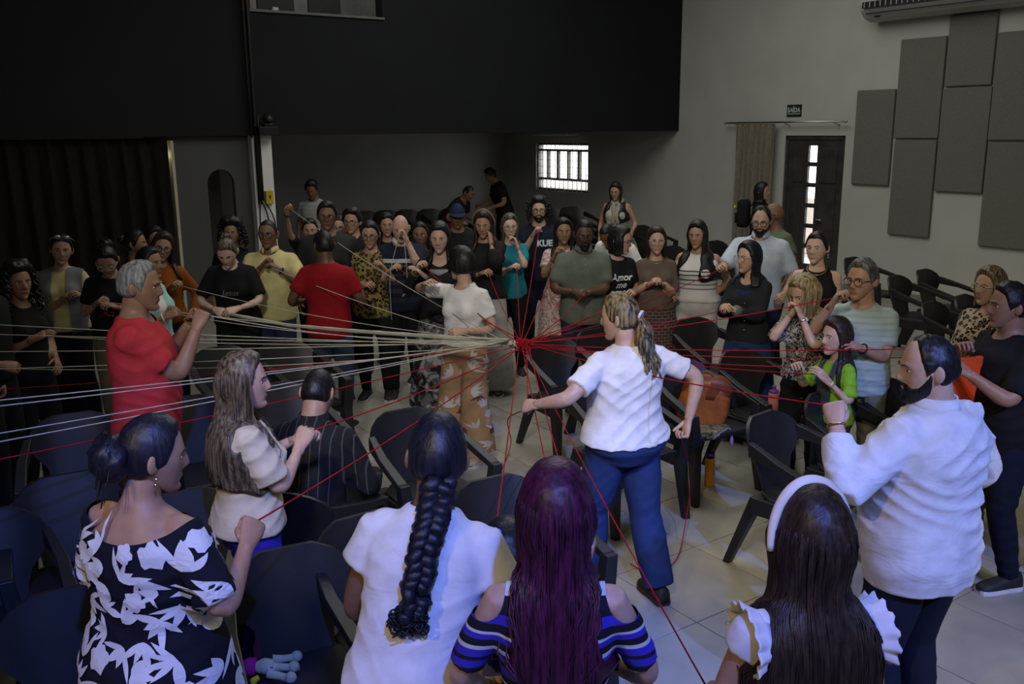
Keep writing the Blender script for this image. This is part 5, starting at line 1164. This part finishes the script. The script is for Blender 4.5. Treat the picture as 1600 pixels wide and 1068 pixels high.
def buttons(c, n, x=0.0, mat=None):
    mb = MB(); s = c['s']
    for k in range(n):
        hit = c['bvh'].ray_cast(Vector((x, 1, (1.38 - .045 * k * (1 if n < 4 else 1.7)) * s)), Vector((0, -1, 0)))
        if hit[0] is not None: mb.add(*ball(hit[0], (.006, .003, .006), 8, 4))
    if mb.v: mb.build('buttons', mat or plain('button', (.3, .28, .22), .5), c['garment'], smooth=True)['kind'] = 'stuff'
def necklace(c, mat):
    P = [c['bend'](((.075) * math.sin(a), .03 + .055 * math.cos(a), 1.435 - .05 * max(0, math.cos(a)))) for a in np.linspace(-2.2, 2.2, 26)]; V, Fc = tube(c['push'](np.array(P), .003), .0022, 5); mesh_obj('necklace', V, Fc, mat, c['rt'])
def scarf(c, mat):
    P = [c['bend'](((.08) * math.sin(a), -.005 + .075 * math.cos(a), 1.44 - .03 * math.cos(a))) for a in np.linspace(-3.0, 3.0, 24)]; mb = MB().add(*tube(P, .03, 10))
    for sd in (.03, -.04): mb.add(*tube(c['push'](np.array([c['bend']((sd, .09 + .02 * t, 1.42 - .30 * t)) for t in np.linspace(0, 1, 8)]), .012), .028, 8, .4, up=(0, 1, 0)))
    mb.build('scarf', mat, c['rt'], smooth=True)
def backpack_on(c):
    mb = MB().box((-.14, -.30, 1.02), (.14, -.13, 1.40)); o = mb.build('backpack', C('pack_black', (.010, .010, .012)), c['rt'], bevel=.05, seg=3, smooth=True)
    MB().box((-.09, -.33, 1.08), (.09, -.29, 1.22)).build('pocket', C('pack_black', (.010, .010, .012)), o, bevel=.015)
    for sd in (1, -1): V, Fc = tube(c['push'](np.array([c['bend']((sd * .09, -.14 + .02 * t + .27 * math.sin(t * 1.6), 1.38 + .05 * math.sin(t * 3.1) - .3 * max(0, t - .5))) for t in np.linspace(0, 1, 12)]), .006), .018, 6, .4); mesh_obj('strap', V, Fc, C('pack_black', (.010, .010, .012)), o)
    V, Fc = ball((.04, -.335, 1.3), .02, 8, 6); mesh_obj('keychain', V, Fc, plain('neon_yellow', (.5, .5, .03), .5), o)
def cuffs(c, mat):
    for sd in (1, -1):
        E_, Wr, gr, d, zc, xc = c['arm'][sd]; p = E_ + (Wr - E_) * .80; V, Fc = tube([p, p + d * .035, p + d * .05], [.045 * c['s'], .046 * c['s'], .045 * c['s']], 14); mesh_obj('cuff', V, Fc, mat, c['garment'])
def overalls_bib(c):
    mat = C('overall_denim', (.045, .055, .075)); offset_patch(c, lambda p: mn(p[:, 1] - .02, .085 - np.abs(p[:, 0]), 1.31 - p[:, 2], p[:, 2] - .98), .010, 'bib', mat, c['low'])
    offset_patch(c, lambda p: mn(.022 - np.abs(np.abs(p[:, 0]) - .075), p[:, 2] - 1.22), .010, 'straps', mat, c['low'])
def hair_clip(c):
    V, Fc = ball((-.055, -.045, .115), .017, 10, 8); o = mesh_obj('hair_clip', c['toL'](V), Fc, plain('clip_purple', (.30, .08, .55), .4), c['rt'])
    V, Fc = ball((-.030, -.055, .12), (.018, .010, .010), 10, 8); mesh_obj('clip_bow', c['toL'](V), Fc, plain('clip_blue', (.12, .12, .6), .4), o)
def tattoo(c):
    E_, Wr, gr, d, zc, xc = c['arm'][1]; S_ = np.array(c['S'][1]); mb = MB(); tree = BVHTree.FromObject(c['body'], bpy.context.evaluated_depsgraph_get())
    ax = (E_ - S_); ax /= np.linalg.norm(ax); b0 = np.array([.55, -.85, 0]); b0 -= ax * (b0 @ ax); b0 /= np.linalg.norm(b0); t0 = np.cross(ax, b0)
    for k in range(7):
        V, Fc = leaf_poly(.045, .006); an = -1.2 + k * .4; P = []
        for u, v in V:
            w_ = u * math.cos(an) - v * math.sin(an); q = u * math.sin(an) + v * math.cos(an)
            o_ = S_ + (E_ - S_) * .60 + ax * w_ + t0 * q; hit = tree.ray_cast(Vector(o_ + b0 * .3), Vector(-b0))
            if hit[0] is not None: P.append(tuple(hit[0] + hit[1] * .0015))
        if len(P) == len(V): mb.add(P, Fc)
    if mb.v: mb.build('tattoo', plain('tattoo_ink', (.06, .06, .07), .6), c['body'])
def ruffles(c, mat):
    for sd in (1, -1):
        S_ = np.array(c['S'][sd]); n, k = 40, 5; V = []
        for i in range(n):
            a = -2.3 + 4.6 * i / (n - 1)
            for j in range(k):
                t = j / (k - 1); rr = .070 + .022 * t + .010 * math.sin(i * 1.6) * t
                V.append(S_ + np.array([sd * (-.015 + .075 * t * (1 - .3 * t)), -.115 * math.sin(a) * (rr / .09) * .9, .105 * math.cos(a) * (rr / .09) * .82 - .03]) * c['s'])
        Fc = [[i * k + j, (i + 1) * k + j, (i + 1) * k + j + 1, i * k + j + 1] for i in range(n - 1) for j in range(k - 1)]
        o = mesh_obj('sleeve_ruffle', np.array(V), Fc, mat, c['garment']); md = o.modifiers.new('t', 'SOLIDIFY'); md.thickness = .004

REQ = []; SPAN = []
for gnr in JOBS:
    rq = next(gnr); SPAN.append((len(REQ), len(REQ) + len(rq))); REQ += rq
GOT = remesh_all(REQ)
for gnr, (a, b) in zip(JOBS, SPAN):
    try: gnr.send(GOT[a:b])
    except StopIteration: pass

# ================================================================== CHAIRS
m_chair = plain('chair_plastic', (0.0125, 0.0125, 0.0135), 0.45, 0.12, 12, 0.08, 220, spec=0.4)
def quadbar(a, b, ax, ay, bx, by):
    """tapered bar from a to b; half sizes (ax, ay) at a and (bx, by) at b along world x and y"""
    a, b = np.array(a), np.array(b); c = [(-1, -1), (1, -1), (1, 1), (-1, 1)]
    V = [a + np.array([x * ax, y * ay, 0]) for x, y in c] + [b + np.array([x * bx, y * by, 0]) for x, y in c]
    return V, [(0, 3, 2, 1), (4, 5, 6, 7), (0, 1, 5, 4), (1, 2, 6, 5), (2, 3, 7, 6), (3, 0, 4, 7)]
def back_y(z): return -.205 - (z - .43) * .30
def chair_meshes():
    out = {}
    def keep(name, o): out.setdefault(name, []).append(o.data); bpy.data.objects.remove(o)
    zs = [.425, .50, .56, .62, .675, .72, .765, .80, .822]; hw = [.135, .140, .160, .205, .238, .240, .215, .165, .10]; n = 9; V = []
    for side in (0, 1):
        for z, h_ in zip(zs, hw):
            for j in range(n):
                u = -1 + 2 * j / (n - 1); x = u * h_; wing = .055 * max(0, (abs(x) - .10) / .14) ** 1.4
                V.append((x, back_y(z) + wing - (.020 if side else 0), z))
    m = len(zs) * n; Fc = []
    for i in range(len(zs) - 1):
        for j in range(n - 1):
            f = [i * n + j, i * n + j + 1, (i + 1) * n + j + 1, (i + 1) * n + j]; Fc += [f[::-1], [m + x for x in f]]
    ring = [j for j in range(n)] + [i * n + n - 1 for i in range(1, len(zs))] + [(len(zs) - 1) * n + j for j in range(n - 2, -1, -1)] + [i * n for i in range(len(zs) - 2, 0, -1)]
    for k in range(len(ring)): a, b = ring[k], ring[(k + 1) % len(ring)]; Fc.append([a, b, m + b, m + a])
    keep('backrest', MB().add(V, Fc).build('backrest', m_chair, smooth='edges'))
    sp = [(-.15, -.215), (.15, -.215), (.225, -.12), (.245, .12), (.225, .235), (-.225, .235), (-.245, .12), (-.225, -.12)]
    keep('seat', MB().prism([(x, y, .405 + (.012 if y > .2 else 0)) for x, y in sp], (0, 0, .03)).build('seat', m_chair, bevel=.008))
    for sd in (1, -1):
        a0 = (sd * .236, back_y(.69) + .045, .69); a1 = (sd * .285, .215, .585)
        V = []
        for p, wd, th in ((a0, .020, .040), ((sd * .272, -.03, .648), .026, .022), (a1, .028, .018)):
            V += [(p[0] - wd, p[1], p[2] - th), (p[0] + wd, p[1], p[2] - th), (p[0] + wd, p[1], p[2] + th), (p[0] - wd, p[1], p[2] + th)]
        Fc = [(0, 1, 2, 3), (11, 10, 9, 8)] + [(i * 4 + j, (i + 1) * 4 + j, (i + 1) * 4 + (j + 1) % 4, i * 4 + (j + 1) % 4) for i in (0, 1) for j in range(4)]
        keep('armrest', MB().add(V, Fc).build('armrest', m_chair, bevel=.005))
        keep('front_leg', MB().add(*quadbar((sd * .285, .215, .600), (sd * .262, .215, .40), .028, .030, .034, .036)).add(*quadbar((sd * .262, .215, .40), (sd * .280, .265, 0), .034, .036, .020, .022)).build('front_leg', m_chair, bevel=.004))
        keep('side_rail', MB().add(*quadbar((sd * .245, 0, .335), (sd * .235, 0, .425), .012, .20, .014, .215)).build('side_rail', m_chair, bevel=.004))
        keep('rear_leg', MB().add(*quadbar((sd * .195, -.195, .42), (sd * .245, -.345, 0), .036, .034, .020, .022)).build('rear_leg', m_chair, bevel=.004))
    return out
CHM = chair_meshes()
def chair(px, py, f=34.5, z=0.0, by='top', label=None, group=None, loc=None):
    rz = R(f + 180); off = Vector((0, back_y(.82), 0)) if by == 'top' else Vector((0, 0.02, 0))
    if loc is None:
        P = on_z(px, py, z + (.82 if by == 'top' else .435)); c, s_ = math.cos(rz), math.sin(rz)
        L = Vector((P.x - (off.x * c - off.y * s_), P.y - (off.x * s_ + off.y * c), z))
    else: L = Vector((loc[0], loc[1], z))
    r = root('plastic_armchair', L, rz, label=label, cat='chair', group=group)
    for nm, ds in CHM.items():
        for d in ds: put(bpy.data.objects.new(nm, d), r)
    return r
GRP = 'empty black plastic armchairs inside the circle'; LB = 'empty black moulded plastic armchair standing inside the circle of people'
jit = np.random.default_rng(3)
for px, py, lb in ((112, 646, 'empty black plastic armchair between the curly haired woman and the flowered dress'), (100, 742, 'empty black plastic armchair right beside the bare shoulder of the flowered dress woman'), (340, 542, 'empty black plastic armchair just beyond the head of the woman with wavy hair'),
                   (438, 534, 'empty black plastic armchair under the thick cream yarn bundle'), (286, 620, 'empty black plastic armchair behind the back of the man in red'), (424, 599, 'empty black plastic armchair between the wavy haired woman and the man in pinstripes'),
                   (628, 640, 'empty black plastic armchair beyond the woman with the braid'), (286, 768, 'empty black plastic armchair between the flowered dress and the cream t-shirt'), (925, 515, 'empty black plastic armchair in front of the man in grey green polo'),
                   (1080, 497, 'empty black plastic armchair in front of the woman in white striped top'), (928, 590, 'empty black plastic armchair partly behind the ponytail woman'), (1285, 612, 'empty black plastic armchair in front of the girl in lime green'),
                   (1372, 592, 'empty black plastic armchair in front of the man in mint t-shirt'), (560, 806, 'empty black plastic armchair beside the white t-shirt of the braided woman')):
    chair(px, py, 34.5 + jit.uniform(-9, 9), label=lb, group=GRP)
pc_ = chair(1150, 547, 34, label='black plastic armchair carrying the pink drinking bottle')
chair(1192, 646, 42, label='black plastic armchair standing alone beside the bearded man in the white shirt', group=None)
chair(855, 526, 30, label='black plastic armchair standing right under the red yarn knot')
GF = 'front row black armchairs'; LF = 'black plastic armchair next to woman in off shoulder flowered dress'
for px, py, lb in ((98, 922, 'black plastic armchair hard against the skirt of the flowered dress woman'), (-30, 800, 'black plastic armchair at the outer end of the row beside the flowered dress')): chair(px, py, 30, label=lb, group=GF)
dc = chair(448, 856, 26, label='black plastic armchair with a stuffed doll lying on its seat')
bc = chair(1102, 664, 30, by='seat', label='black plastic armchair carrying the brown leather bag')
mc = chair(468, 582, 166 + 0, label='black plastic armchair the man in pinstripes sits on', loc=PEOPLE['striped'].xy + Vector((0, 0)))
cc = chair(766, 747, 30, label='black plastic armchair in front of the small child')
GW = 'black armchairs along the side wall'; LW = 'black plastic armchair in the rows by the side wall below the acoustic panels'
for px, py in ((1398, 431), (1442, 421), (1452, 472), (1503, 461)): chair(px, py, 40, label=LW, group=GW)
GD = 'black armchairs behind the circle near the exit'; LD = 'black plastic armchair behind the standing people near the exit door'
for px, py in ((1330, 402), (1115, 376), (1048, 384), (1000, 352)): chair(px, py, 38, label=LD, group=GD)
GL = 'black armchairs before the brown curtain'; LL = 'black plastic armchair in the dark before the long brown curtain'
for px, py in ((2, 381), (46, 377), (176, 378)): chair(px, py, 35, label=LL, group=GL)
GS = 'stacked black armchairs at the back wall'; LS = 'black plastic armchair in the stacks along the back wall'
for k, px in enumerate((578, 612, 645, 680, 715, 870, 905)):
    base = on_y(px, 330, 15.2 + .1 * k)
    for lv in range(3): chair(0, 0, 25, z=lv * .13, label=('lowest', 'middle', 'topmost')[lv] + ' black plastic armchair of a stack along the back wall', group=GS, loc=(base.x, base.y))

# ================================================================== YARN
m_ry = cloth_fn('red_yarn', periodic(2, .01, [(0, (.34, .010, .018)), (.5, (.26, .006, .012))]), wr=.1); m_wy = cloth_fn('cream_yarn', periodic(2, .01, [(0, (.46, .44, .36)), (.5, (.38, .36, .29))]), wr=.1)
K = on_y(818, 538, 5.85); KW = on_y(800, 536, 5.80)
def yarn(color, a, b, label, sag=.05, r=.0027, group=None, pts=None, name=None):
    a, b = Vector(a), Vector(b); n = 18
    if pts is None: P = [a.lerp(b, t) + Vector((0, 0, -sag * 4 * t * (1 - t))) for t in np.linspace(0, 1, n)]
    else:
        Q = np.array([tuple(p) for p in pts]); tt = np.linspace(0, len(Q) - 1, 8 * (len(Q) - 1) + 1); P = np.stack([np.interp(tt, range(len(Q)), Q[:, i]) for i in range(3)], 1)
        for _ in range(6): P[1:-1] = .25 * P[:-2] + .5 * P[1:-1] + .25 * P[2:]
    V, Fc = tube(P, r, 6); o = mesh_obj(name or (color + '_yarn'), V, Fc, m_ry if color == 'red' else m_wy)
    return tag(o, label, 'yarn', group)
WH = [('orange', 'R', 'woman with the orange print'), ('rust', 'R', 'woman in the rust sweater'), ('aqua', 'R', 'woman in the aqua blouse'), ('redgrey', 'R', 'grey haired man in red'), ('polo', 'L', 'man in the yellow polo'), ('curly', 'R', 'curly haired woman'), ('watcher', 'R', 'man with the black watch'), ('sunnies', 'R', 'woman with sunglasses on her head'), ('raiser', 'R', 'raised hand behind the tall man')]
jr = np.random.default_rng(9)
for k, hd, who in WH: yarn('white', HANDS[k][hd], KW + Vector((-.02, 0, jr.uniform(-.02, .03))), 'cream yarn stretched from the knot to the ' + who, sag=.03 + .03 * jr.random())
for (y0, Y0, dz) in ((503, 5.0, 0), (520, 5.2, 0), (577, 4.9, 0), (630, 3.35, 0), (686, 3.25, 0), (700, 3.15, 0), (549, 5.1, 0), (640, 3.3, 0)):
    e = on_y(-60, y0, Y0); yarn('white', e + (e - KW) * .05, KW + Vector((-.02, 0, jr.uniform(-.03, .02))), 'cream yarn stretched tight from the knot out past the man with the black watch', sag=.015, group='cream yarns running out to the far end of the circle')
cream = yarn('white', 0, 0, '', pts=[HANDS['jesus']['L'], on_y(440, 507, 7.2), on_y(520, 516, 6.9), on_y(620, 520, 6.5), on_y(700, 524, 6.2), KW], r=.014, name='yarn_bundle') if False else None
H0 = HANDS['jesus']['L']; bp = [H0, H0.lerp(KW, .25) + Vector((0, 0, -.04)), H0.lerp(KW, .5) + Vector((0, 0, -.03)), H0.lerp(KW, .75) + Vector((0, 0, -.01)), KW]
yb_ = root('yarn_bundle', H0, 0, label='thick bundle of cream yarn running from the bending woman in black to the knot', cat='yarn')
for k in range(9):
    a = k * 2 * math.pi / 9; V, Fc = tube([Vector(p) - H0 + Vector((0, .010 * math.cos(a + i * 1.3), .010 * math.sin(a + i * 1.3))) for i, p in enumerate([bp[0].lerp(bp[1], t) for t in (0, .33, .66)] + [bp[1].lerp(bp[2], t) for t in (0, .33, .66)] + [bp[2].lerp(bp[3], t) for t in (0, .33, .66)] + [bp[3], bp[4]])], .0055, 6); mesh_obj('strand', V, Fc, m_wy, yb_)
RD = [('baldpolo', 'R', 'bald man in the striped polo'), ('handmouth', 'R', 'woman covering her mouth'), ('teal', 'R', 'woman in the teal t-shirt'), ('kue', 'R', 'bearded man in the navy t-shirt'), ('greypolo', 'R', 'man in the grey green polo'), ('coral', 'R', 'woman in the coral dress'), ('brown', 'R', 'woman in the taupe t-shirt'), ('whitetank', 'R', 'woman in the white striped top'), ('denimjacket', 'R', 'woman in the denim jacket'), ('lightblue', 'R', 'man in the light blue shirt'), ('amor', 'L', 'woman with the black bob'), ('grandpa', 'R', 'grey haired man in mint'), ('girl', 'R', 'girl in lime green'), ('girl', 'L', 'lower hand of the girl in lime green'), ('blackright', 'R', 'man with the orange folder'), ('leopard2', 'R', 'woman in the leopard blouse beside the folder'), ('whiteshirt', 'L', 'bearded man in the white shirt'), ('headband', 'L', 'woman with the headband'), ('wine', 'R', 'woman with wine red hair'), ('braid', 'R', 'woman with the braid'), ('wavy', 'R', 'woman with wavy streaked hair'), ('bundress', 'R', 'woman in the flowered dress'), ('child', 'R', 'small child'), ('cardigan', 'R', 'woman in the black cardigan'), ('ponytail', 'L', 'woman with the ponytail')]
for k, hd, who in RD: yarn('red', HANDS[k][hd], K + Vector((jr.uniform(-.03, .03), jr.uniform(-.02, .02), jr.uniform(-.02, .02))), 'red yarn stretched from the knot to the ' + who, sag=.02 + .02 * jr.random(), r=.0031)
for (y0, Y0) in ((729, 3.1), (612, 5.3)):
    e = on_y(-60, y0, Y0); yarn('red', e, K, 'red yarn crossing below the cream yarns to the far end of the circle', sag=.02, group='red yarns to the far end of the circle')
e1 = [HANDS['ponytail']['R'], on_z(1082, 740, .35), on_z(1074, 800, .10), on_z(1062, 868, .012), on_z(1040, 893, .008), on_z(1005, 893, .008), on_z(985, 880, .008)]
yarn('red', 0 * K, K, 'slack red yarn trailing from the hand of the ponytail woman down to the floor', pts=e1, r=.0032)
e2 = [on_y(826, 640, 4.9), on_y(790, 652, 5.2), on_z(800, 690, .05), on_z(790, 720, .008), on_z(776, 748, .008)]
e2[0] = HANDS['ponytail']['L']; yarn('red', 0 * K, K, 'loose loop of red yarn hanging from the fist of the ponytail woman', pts=e2, r=.0032)
lp = [HANDS['baldpolo']['L'] + Vector((.0, -.02, 0)), HANDS['baldpolo']['L'] + Vector((-.10, -.08, -.35)), HANDS['baldpolo']['L'] + Vector((-.09, -.10, -.75))]
yarn('white', 0 * K, K, 'cream yarn dangling from the raised fist of the bald man', pts=lp, r=.0027)
lp = [HANDS['baldpolo']['L'] + Vector((.03, -.02, 0)), HANDS['baldpolo']['L'] + Vector((.05, -.08, -.25)), HANDS['baldpolo']['L'] + Vector((.06, -.09, -.50)), HANDS['baldpolo']['L'] + Vector((.0, -.09, -.56)), HANDS['baldpolo']['L'] + Vector((.05, -.09, -.48))]
yarn('white', 0 * K, K, 'looped cream yarn end hanging beside the bald man', pts=lp, r=.0027)
V0 = [(KW, HANDS['flowerlady']['L'])]
yarn('white', HANDS['flowerlady']['L'], KW, 'cream yarn held at the waist of the woman in floral trousers', sag=.01)
# the knot
kn = root('yarn_knot', K, 0, label='tangled knot of red and cream yarn where all strands meet', cat='knot')
for i in range(16):
    rs = np.random.default_rng(40 + i); ax = rs.normal(0, 1, 3); c = rs.normal(0, .012, 3) + (np.array([-.07, 0, 0]) if i % 4 == 0 else 0)
    V, Fc = torus(c, rs.uniform(.018, .038), .0042, 18, 5, axis=tuple(ax), sx=rs.uniform(.6, 1.3)); mesh_obj('loop', V, Fc, m_wy if i % 4 == 0 else m_ry, kn)

# ================================================================== SMALL THINGS
def seat_pt(ch, x, y, z=.436): return ch.matrix_basis @ Vector((x, y, z))
# leather bag on the seat
b0 = seat_pt(bc, .02, -.02); bag = root('leather_bag', b0, R(-25), label='brown leather backpack slumped on a black chair seat', cat='bag')
m_lea = plain('tan_leather', (.26, .075, .018), .42, .35, 9, .25, 40); m_lea2 = plain('tan_leather_dark', (.15, .04, .012), .45, .3, 9)
V, Fc = rings([(0.0, .14, .085, 0), (.02, .165, .10, 0), (.12, .17, .105, .0), (.22, .155, .09, -.01), (.30, .13, .07, -.02), (.335, .08, .045, -.03), (.34, .02, .012, -.03)], 28)
V[:, 2] = np.maximum(V[:, 2], 0); V = V + vn_noise(V * .4, .02, 3) * (V[:, 2:] > .01); V[:, 0] += V[:, 2] * .18; mesh_obj('bag_body', V, Fc, m_lea, bag)
V, Fc = rings([(.20, .165, .10, .012), (.24, .168, .10, .012), (.31, .145, .08, .0), (.35, .09, .05, -.02), (.356, .02, .01, -.02)], 28); V[:, 0] += V[:, 2] * .18; mesh_obj('flap', V, Fc, m_lea2, bag)
for x in (-.05, .09):
    V, Fc = tube([(x, .10, .26), (x, .118, .2), (x, .122, .13)], .013, 6, .4, up=(0, 1, 0)); st_ = mesh_obj('strap', V, Fc, m_lea2, bag); V, Fc = torus((x, .126, .17), .014, .003, 12, 5, axis=(0, 1, 0)); mesh_obj('buckle', V, Fc, GOLD, st_)
V, Fc = rings([(.03, .09, .02, .115), (.12, .092, .022, .118), (.135, .07, .015, .115)], 18); mesh_obj('pocket', V, Fc, m_lea, bag)
V, Fc = tube([(.05 + .05 * math.sin(t), -.05, .33 + .05 * math.cos(t)) for t in np.linspace(-1.8, 1.8, 14)], .008, 6); mesh_obj('carry_handle', V, Fc, m_lea2, bag)
# patterned notebook with a tassel
nb_ = root('notebook', seat_pt(bc, .08, .155, .437), R(34.5 + 20), label='patterned notebook with a lilac tassel lying beside the leather bag', cat='book')
MB().box((-.12, -.08, 0), (.12, .08, .006)).box((-.12, -.08, .028), (.12, .08, .034)).box((-.124, -.08, 0), (-.118, .08, .034)).build('cover', cloth_fn('book_pattern', blotch([(.03, .04, .05), (.25, .2, .05), (.04, .07, .06), (.28, .25, .2)], 30, .8, .01), .5), nb_)
MB().box((-.117, -.077, .0065), (.117, .077, .0275)).build('pages', plain('page_paper', (.38, .30, .25), .9), nb_)
V, Fc = tube([(.11, -.08, .02), (.115, -.10, 0.0), (.116, -.105, -.06), (.116, -.105, -.10)], [.003, .004, .011, .012], 8); mesh_obj('tassel', V, Fc, cloth('lilac_cord', (.30, .18, .42)), nb_)
V, Fc = tube([(.10, .02, .04), (.20, -.02, .04)], .004, 6); mesh_obj('pen', V, Fc, plain('pen_white', (.5, .45, .42), .4), nb_)
def flask(name, loc, rad, hgt, mat, capm, label, spout=False):
    r = root(name, loc, 0, label=label, cat='bottle')
    prof = [(0, rad * .94), (.006, rad), (hgt * .80, rad), (hgt * .85, rad * .93)]
    V, Fc = tube([(0, 0, z) for z, _ in prof], [q for _, q in prof], 20); mesh_obj('flask_body', V, Fc, mat, r)
    if spout: pc = [(hgt * .85, rad * .9), (hgt * .92, rad * .92), (hgt * .95, rad * .5), (hgt * 1.02, rad * .3), (hgt * 1.04, rad * .45), (hgt * 1.1, rad * .3)]
    else: pc = [(hgt * .85, rad * .9), (hgt * .97, rad * .9), (hgt, rad * .84)]
    V, Fc = tube([(0, 0, z) for z, _ in pc], [q for _, q in pc], 20); mesh_obj('flask_cap', V, Fc, capm, r)
    return r
flask('water_flask', on_z(1108, 758, 0), .034, .235, plain('flask_orange', (.50, .20, .012), .35), m_black, 'orange metal flask with black cap standing on the tiles')
flask('drinking_bottle', seat_pt(pc_, .05, .08, .437), .036, .20, plain('bottle_pink', (.50, .17, .16), .4), plain('bottle_purple', (.16, .03, .30), .4), 'pink drinking bottle with purple spout on a chair seat', True)
# white cushion near the left
cu = root('white_cushion', on_z(62, 488, .57), R(20), label='white wrinkled cushion on a chair behind the woman with curly hair', cat='cushion')
V, Fc = ball((0, 0, .13), (.17, .07, .13), 24, 14); V = np.sign(V - [0, 0, .13]) * np.abs((V - [0, 0, .13]) / [.17, .07, .13]) ** .75 * [.17, .07, .13] + [0, 0, .13]; V += vn_noise(V, .006, 4); mesh_obj('cushion_cover', V, Fc, WHT, cu)
for lv in (0, 1): chair(0, 0, 30, z=lv * .13, label=('lower', 'upper')[lv] + ' black plastic armchair of the pair under the white cushion', loc=(cu.location.x, cu.location.y + .02))
# stuffed doll lying on the chair
dl = root('stuffed_doll', seat_pt(dc, .15, -.12, .437), R(4), label='cream stuffed doll with magenta shorts and a white tag lying on a chair', cat='toy')
dl.scale = (.62, .62, .62); m_pl = cloth('plush_cream', (.40, .38, .26)); mag = cloth('plush_magenta', (.26, .012, .13)); yel = cloth('plush_yellow', (.50, .38, .02))
def dpart(nm, pts, rad, mat, par=None): V, Fc = tube(*densify(pts, rad, 4), 14); V[:, 2] = np.maximum(V[:, 2], .002); return mesh_obj(nm, lap(V, [f for f in Fc if len(f) == 4], 1), Fc, mat, par or dl)
dpart('doll_body', [(-.05, 0, .05), (.0, 0, .055), (.06, 0, .05)], [.03, .05, .04], m_pl)
dpart('shorts', [(-.13, .0, .05), (-.09, 0, .055), (-.045, 0, .055)], [.035, .056, .052], mag)
for y, nm in ((.095, 'arm'), (-.085, 'leg'), (.005, 'leg')):
    q = dpart(nm, [(.03, y * .8, .05), (.10, y, .04), (.15, y * 1.2, .035)], [.030, .023, .023], m_pl); V, Fc = ball((.17, y * 1.25, .038), (.036, .034, .034), 14, 10); mesh_obj('paw', V, Fc, m_pl, q)
dpart('tail', [(-.02, -.08, .03), (-.05, -.11, .03), (-.03, -.135, .03)], [.018, .018, .016], yel)
o = MB().box((.035, -.075, .075), (.075, -.035, .0765)).build('care_tag', plain('tag_white', (.6, .6, .6), .7), dl); MB().box((.042, -.068, .0766), (.068, -.042, .0772)).build('tag_print', PRG, o)
pn = seat_pt(dc, .10, -.10, .442); V, Fc = tube([(-.07, 0, .0), (.07, .02, .0)], .004, 8); o = mesh_obj('ballpoint_pen', V, Fc, plain('pen_silver', (.5, .5, .6), .3)); o.location = pn; tag(o, 'slim silver pen lying on the chair seat with the doll', 'pen')
# orange folder held by the man at the right edge
hf_ = (HANDS['blackright']['R'] + HANDS['blackright']['L']) / 2; fo_ = root('orange_folder', hf_ + Vector((-.0, .0, -.13)), R(20), label='bright orange folder held by the man in black', cat='folder')
MB().box((-.15, -.012, -.14), (.15, .012, .12)).build('folder_cover', plain('folder_orange', (.55, .06, .012), .5), fo_, bevel=.003)
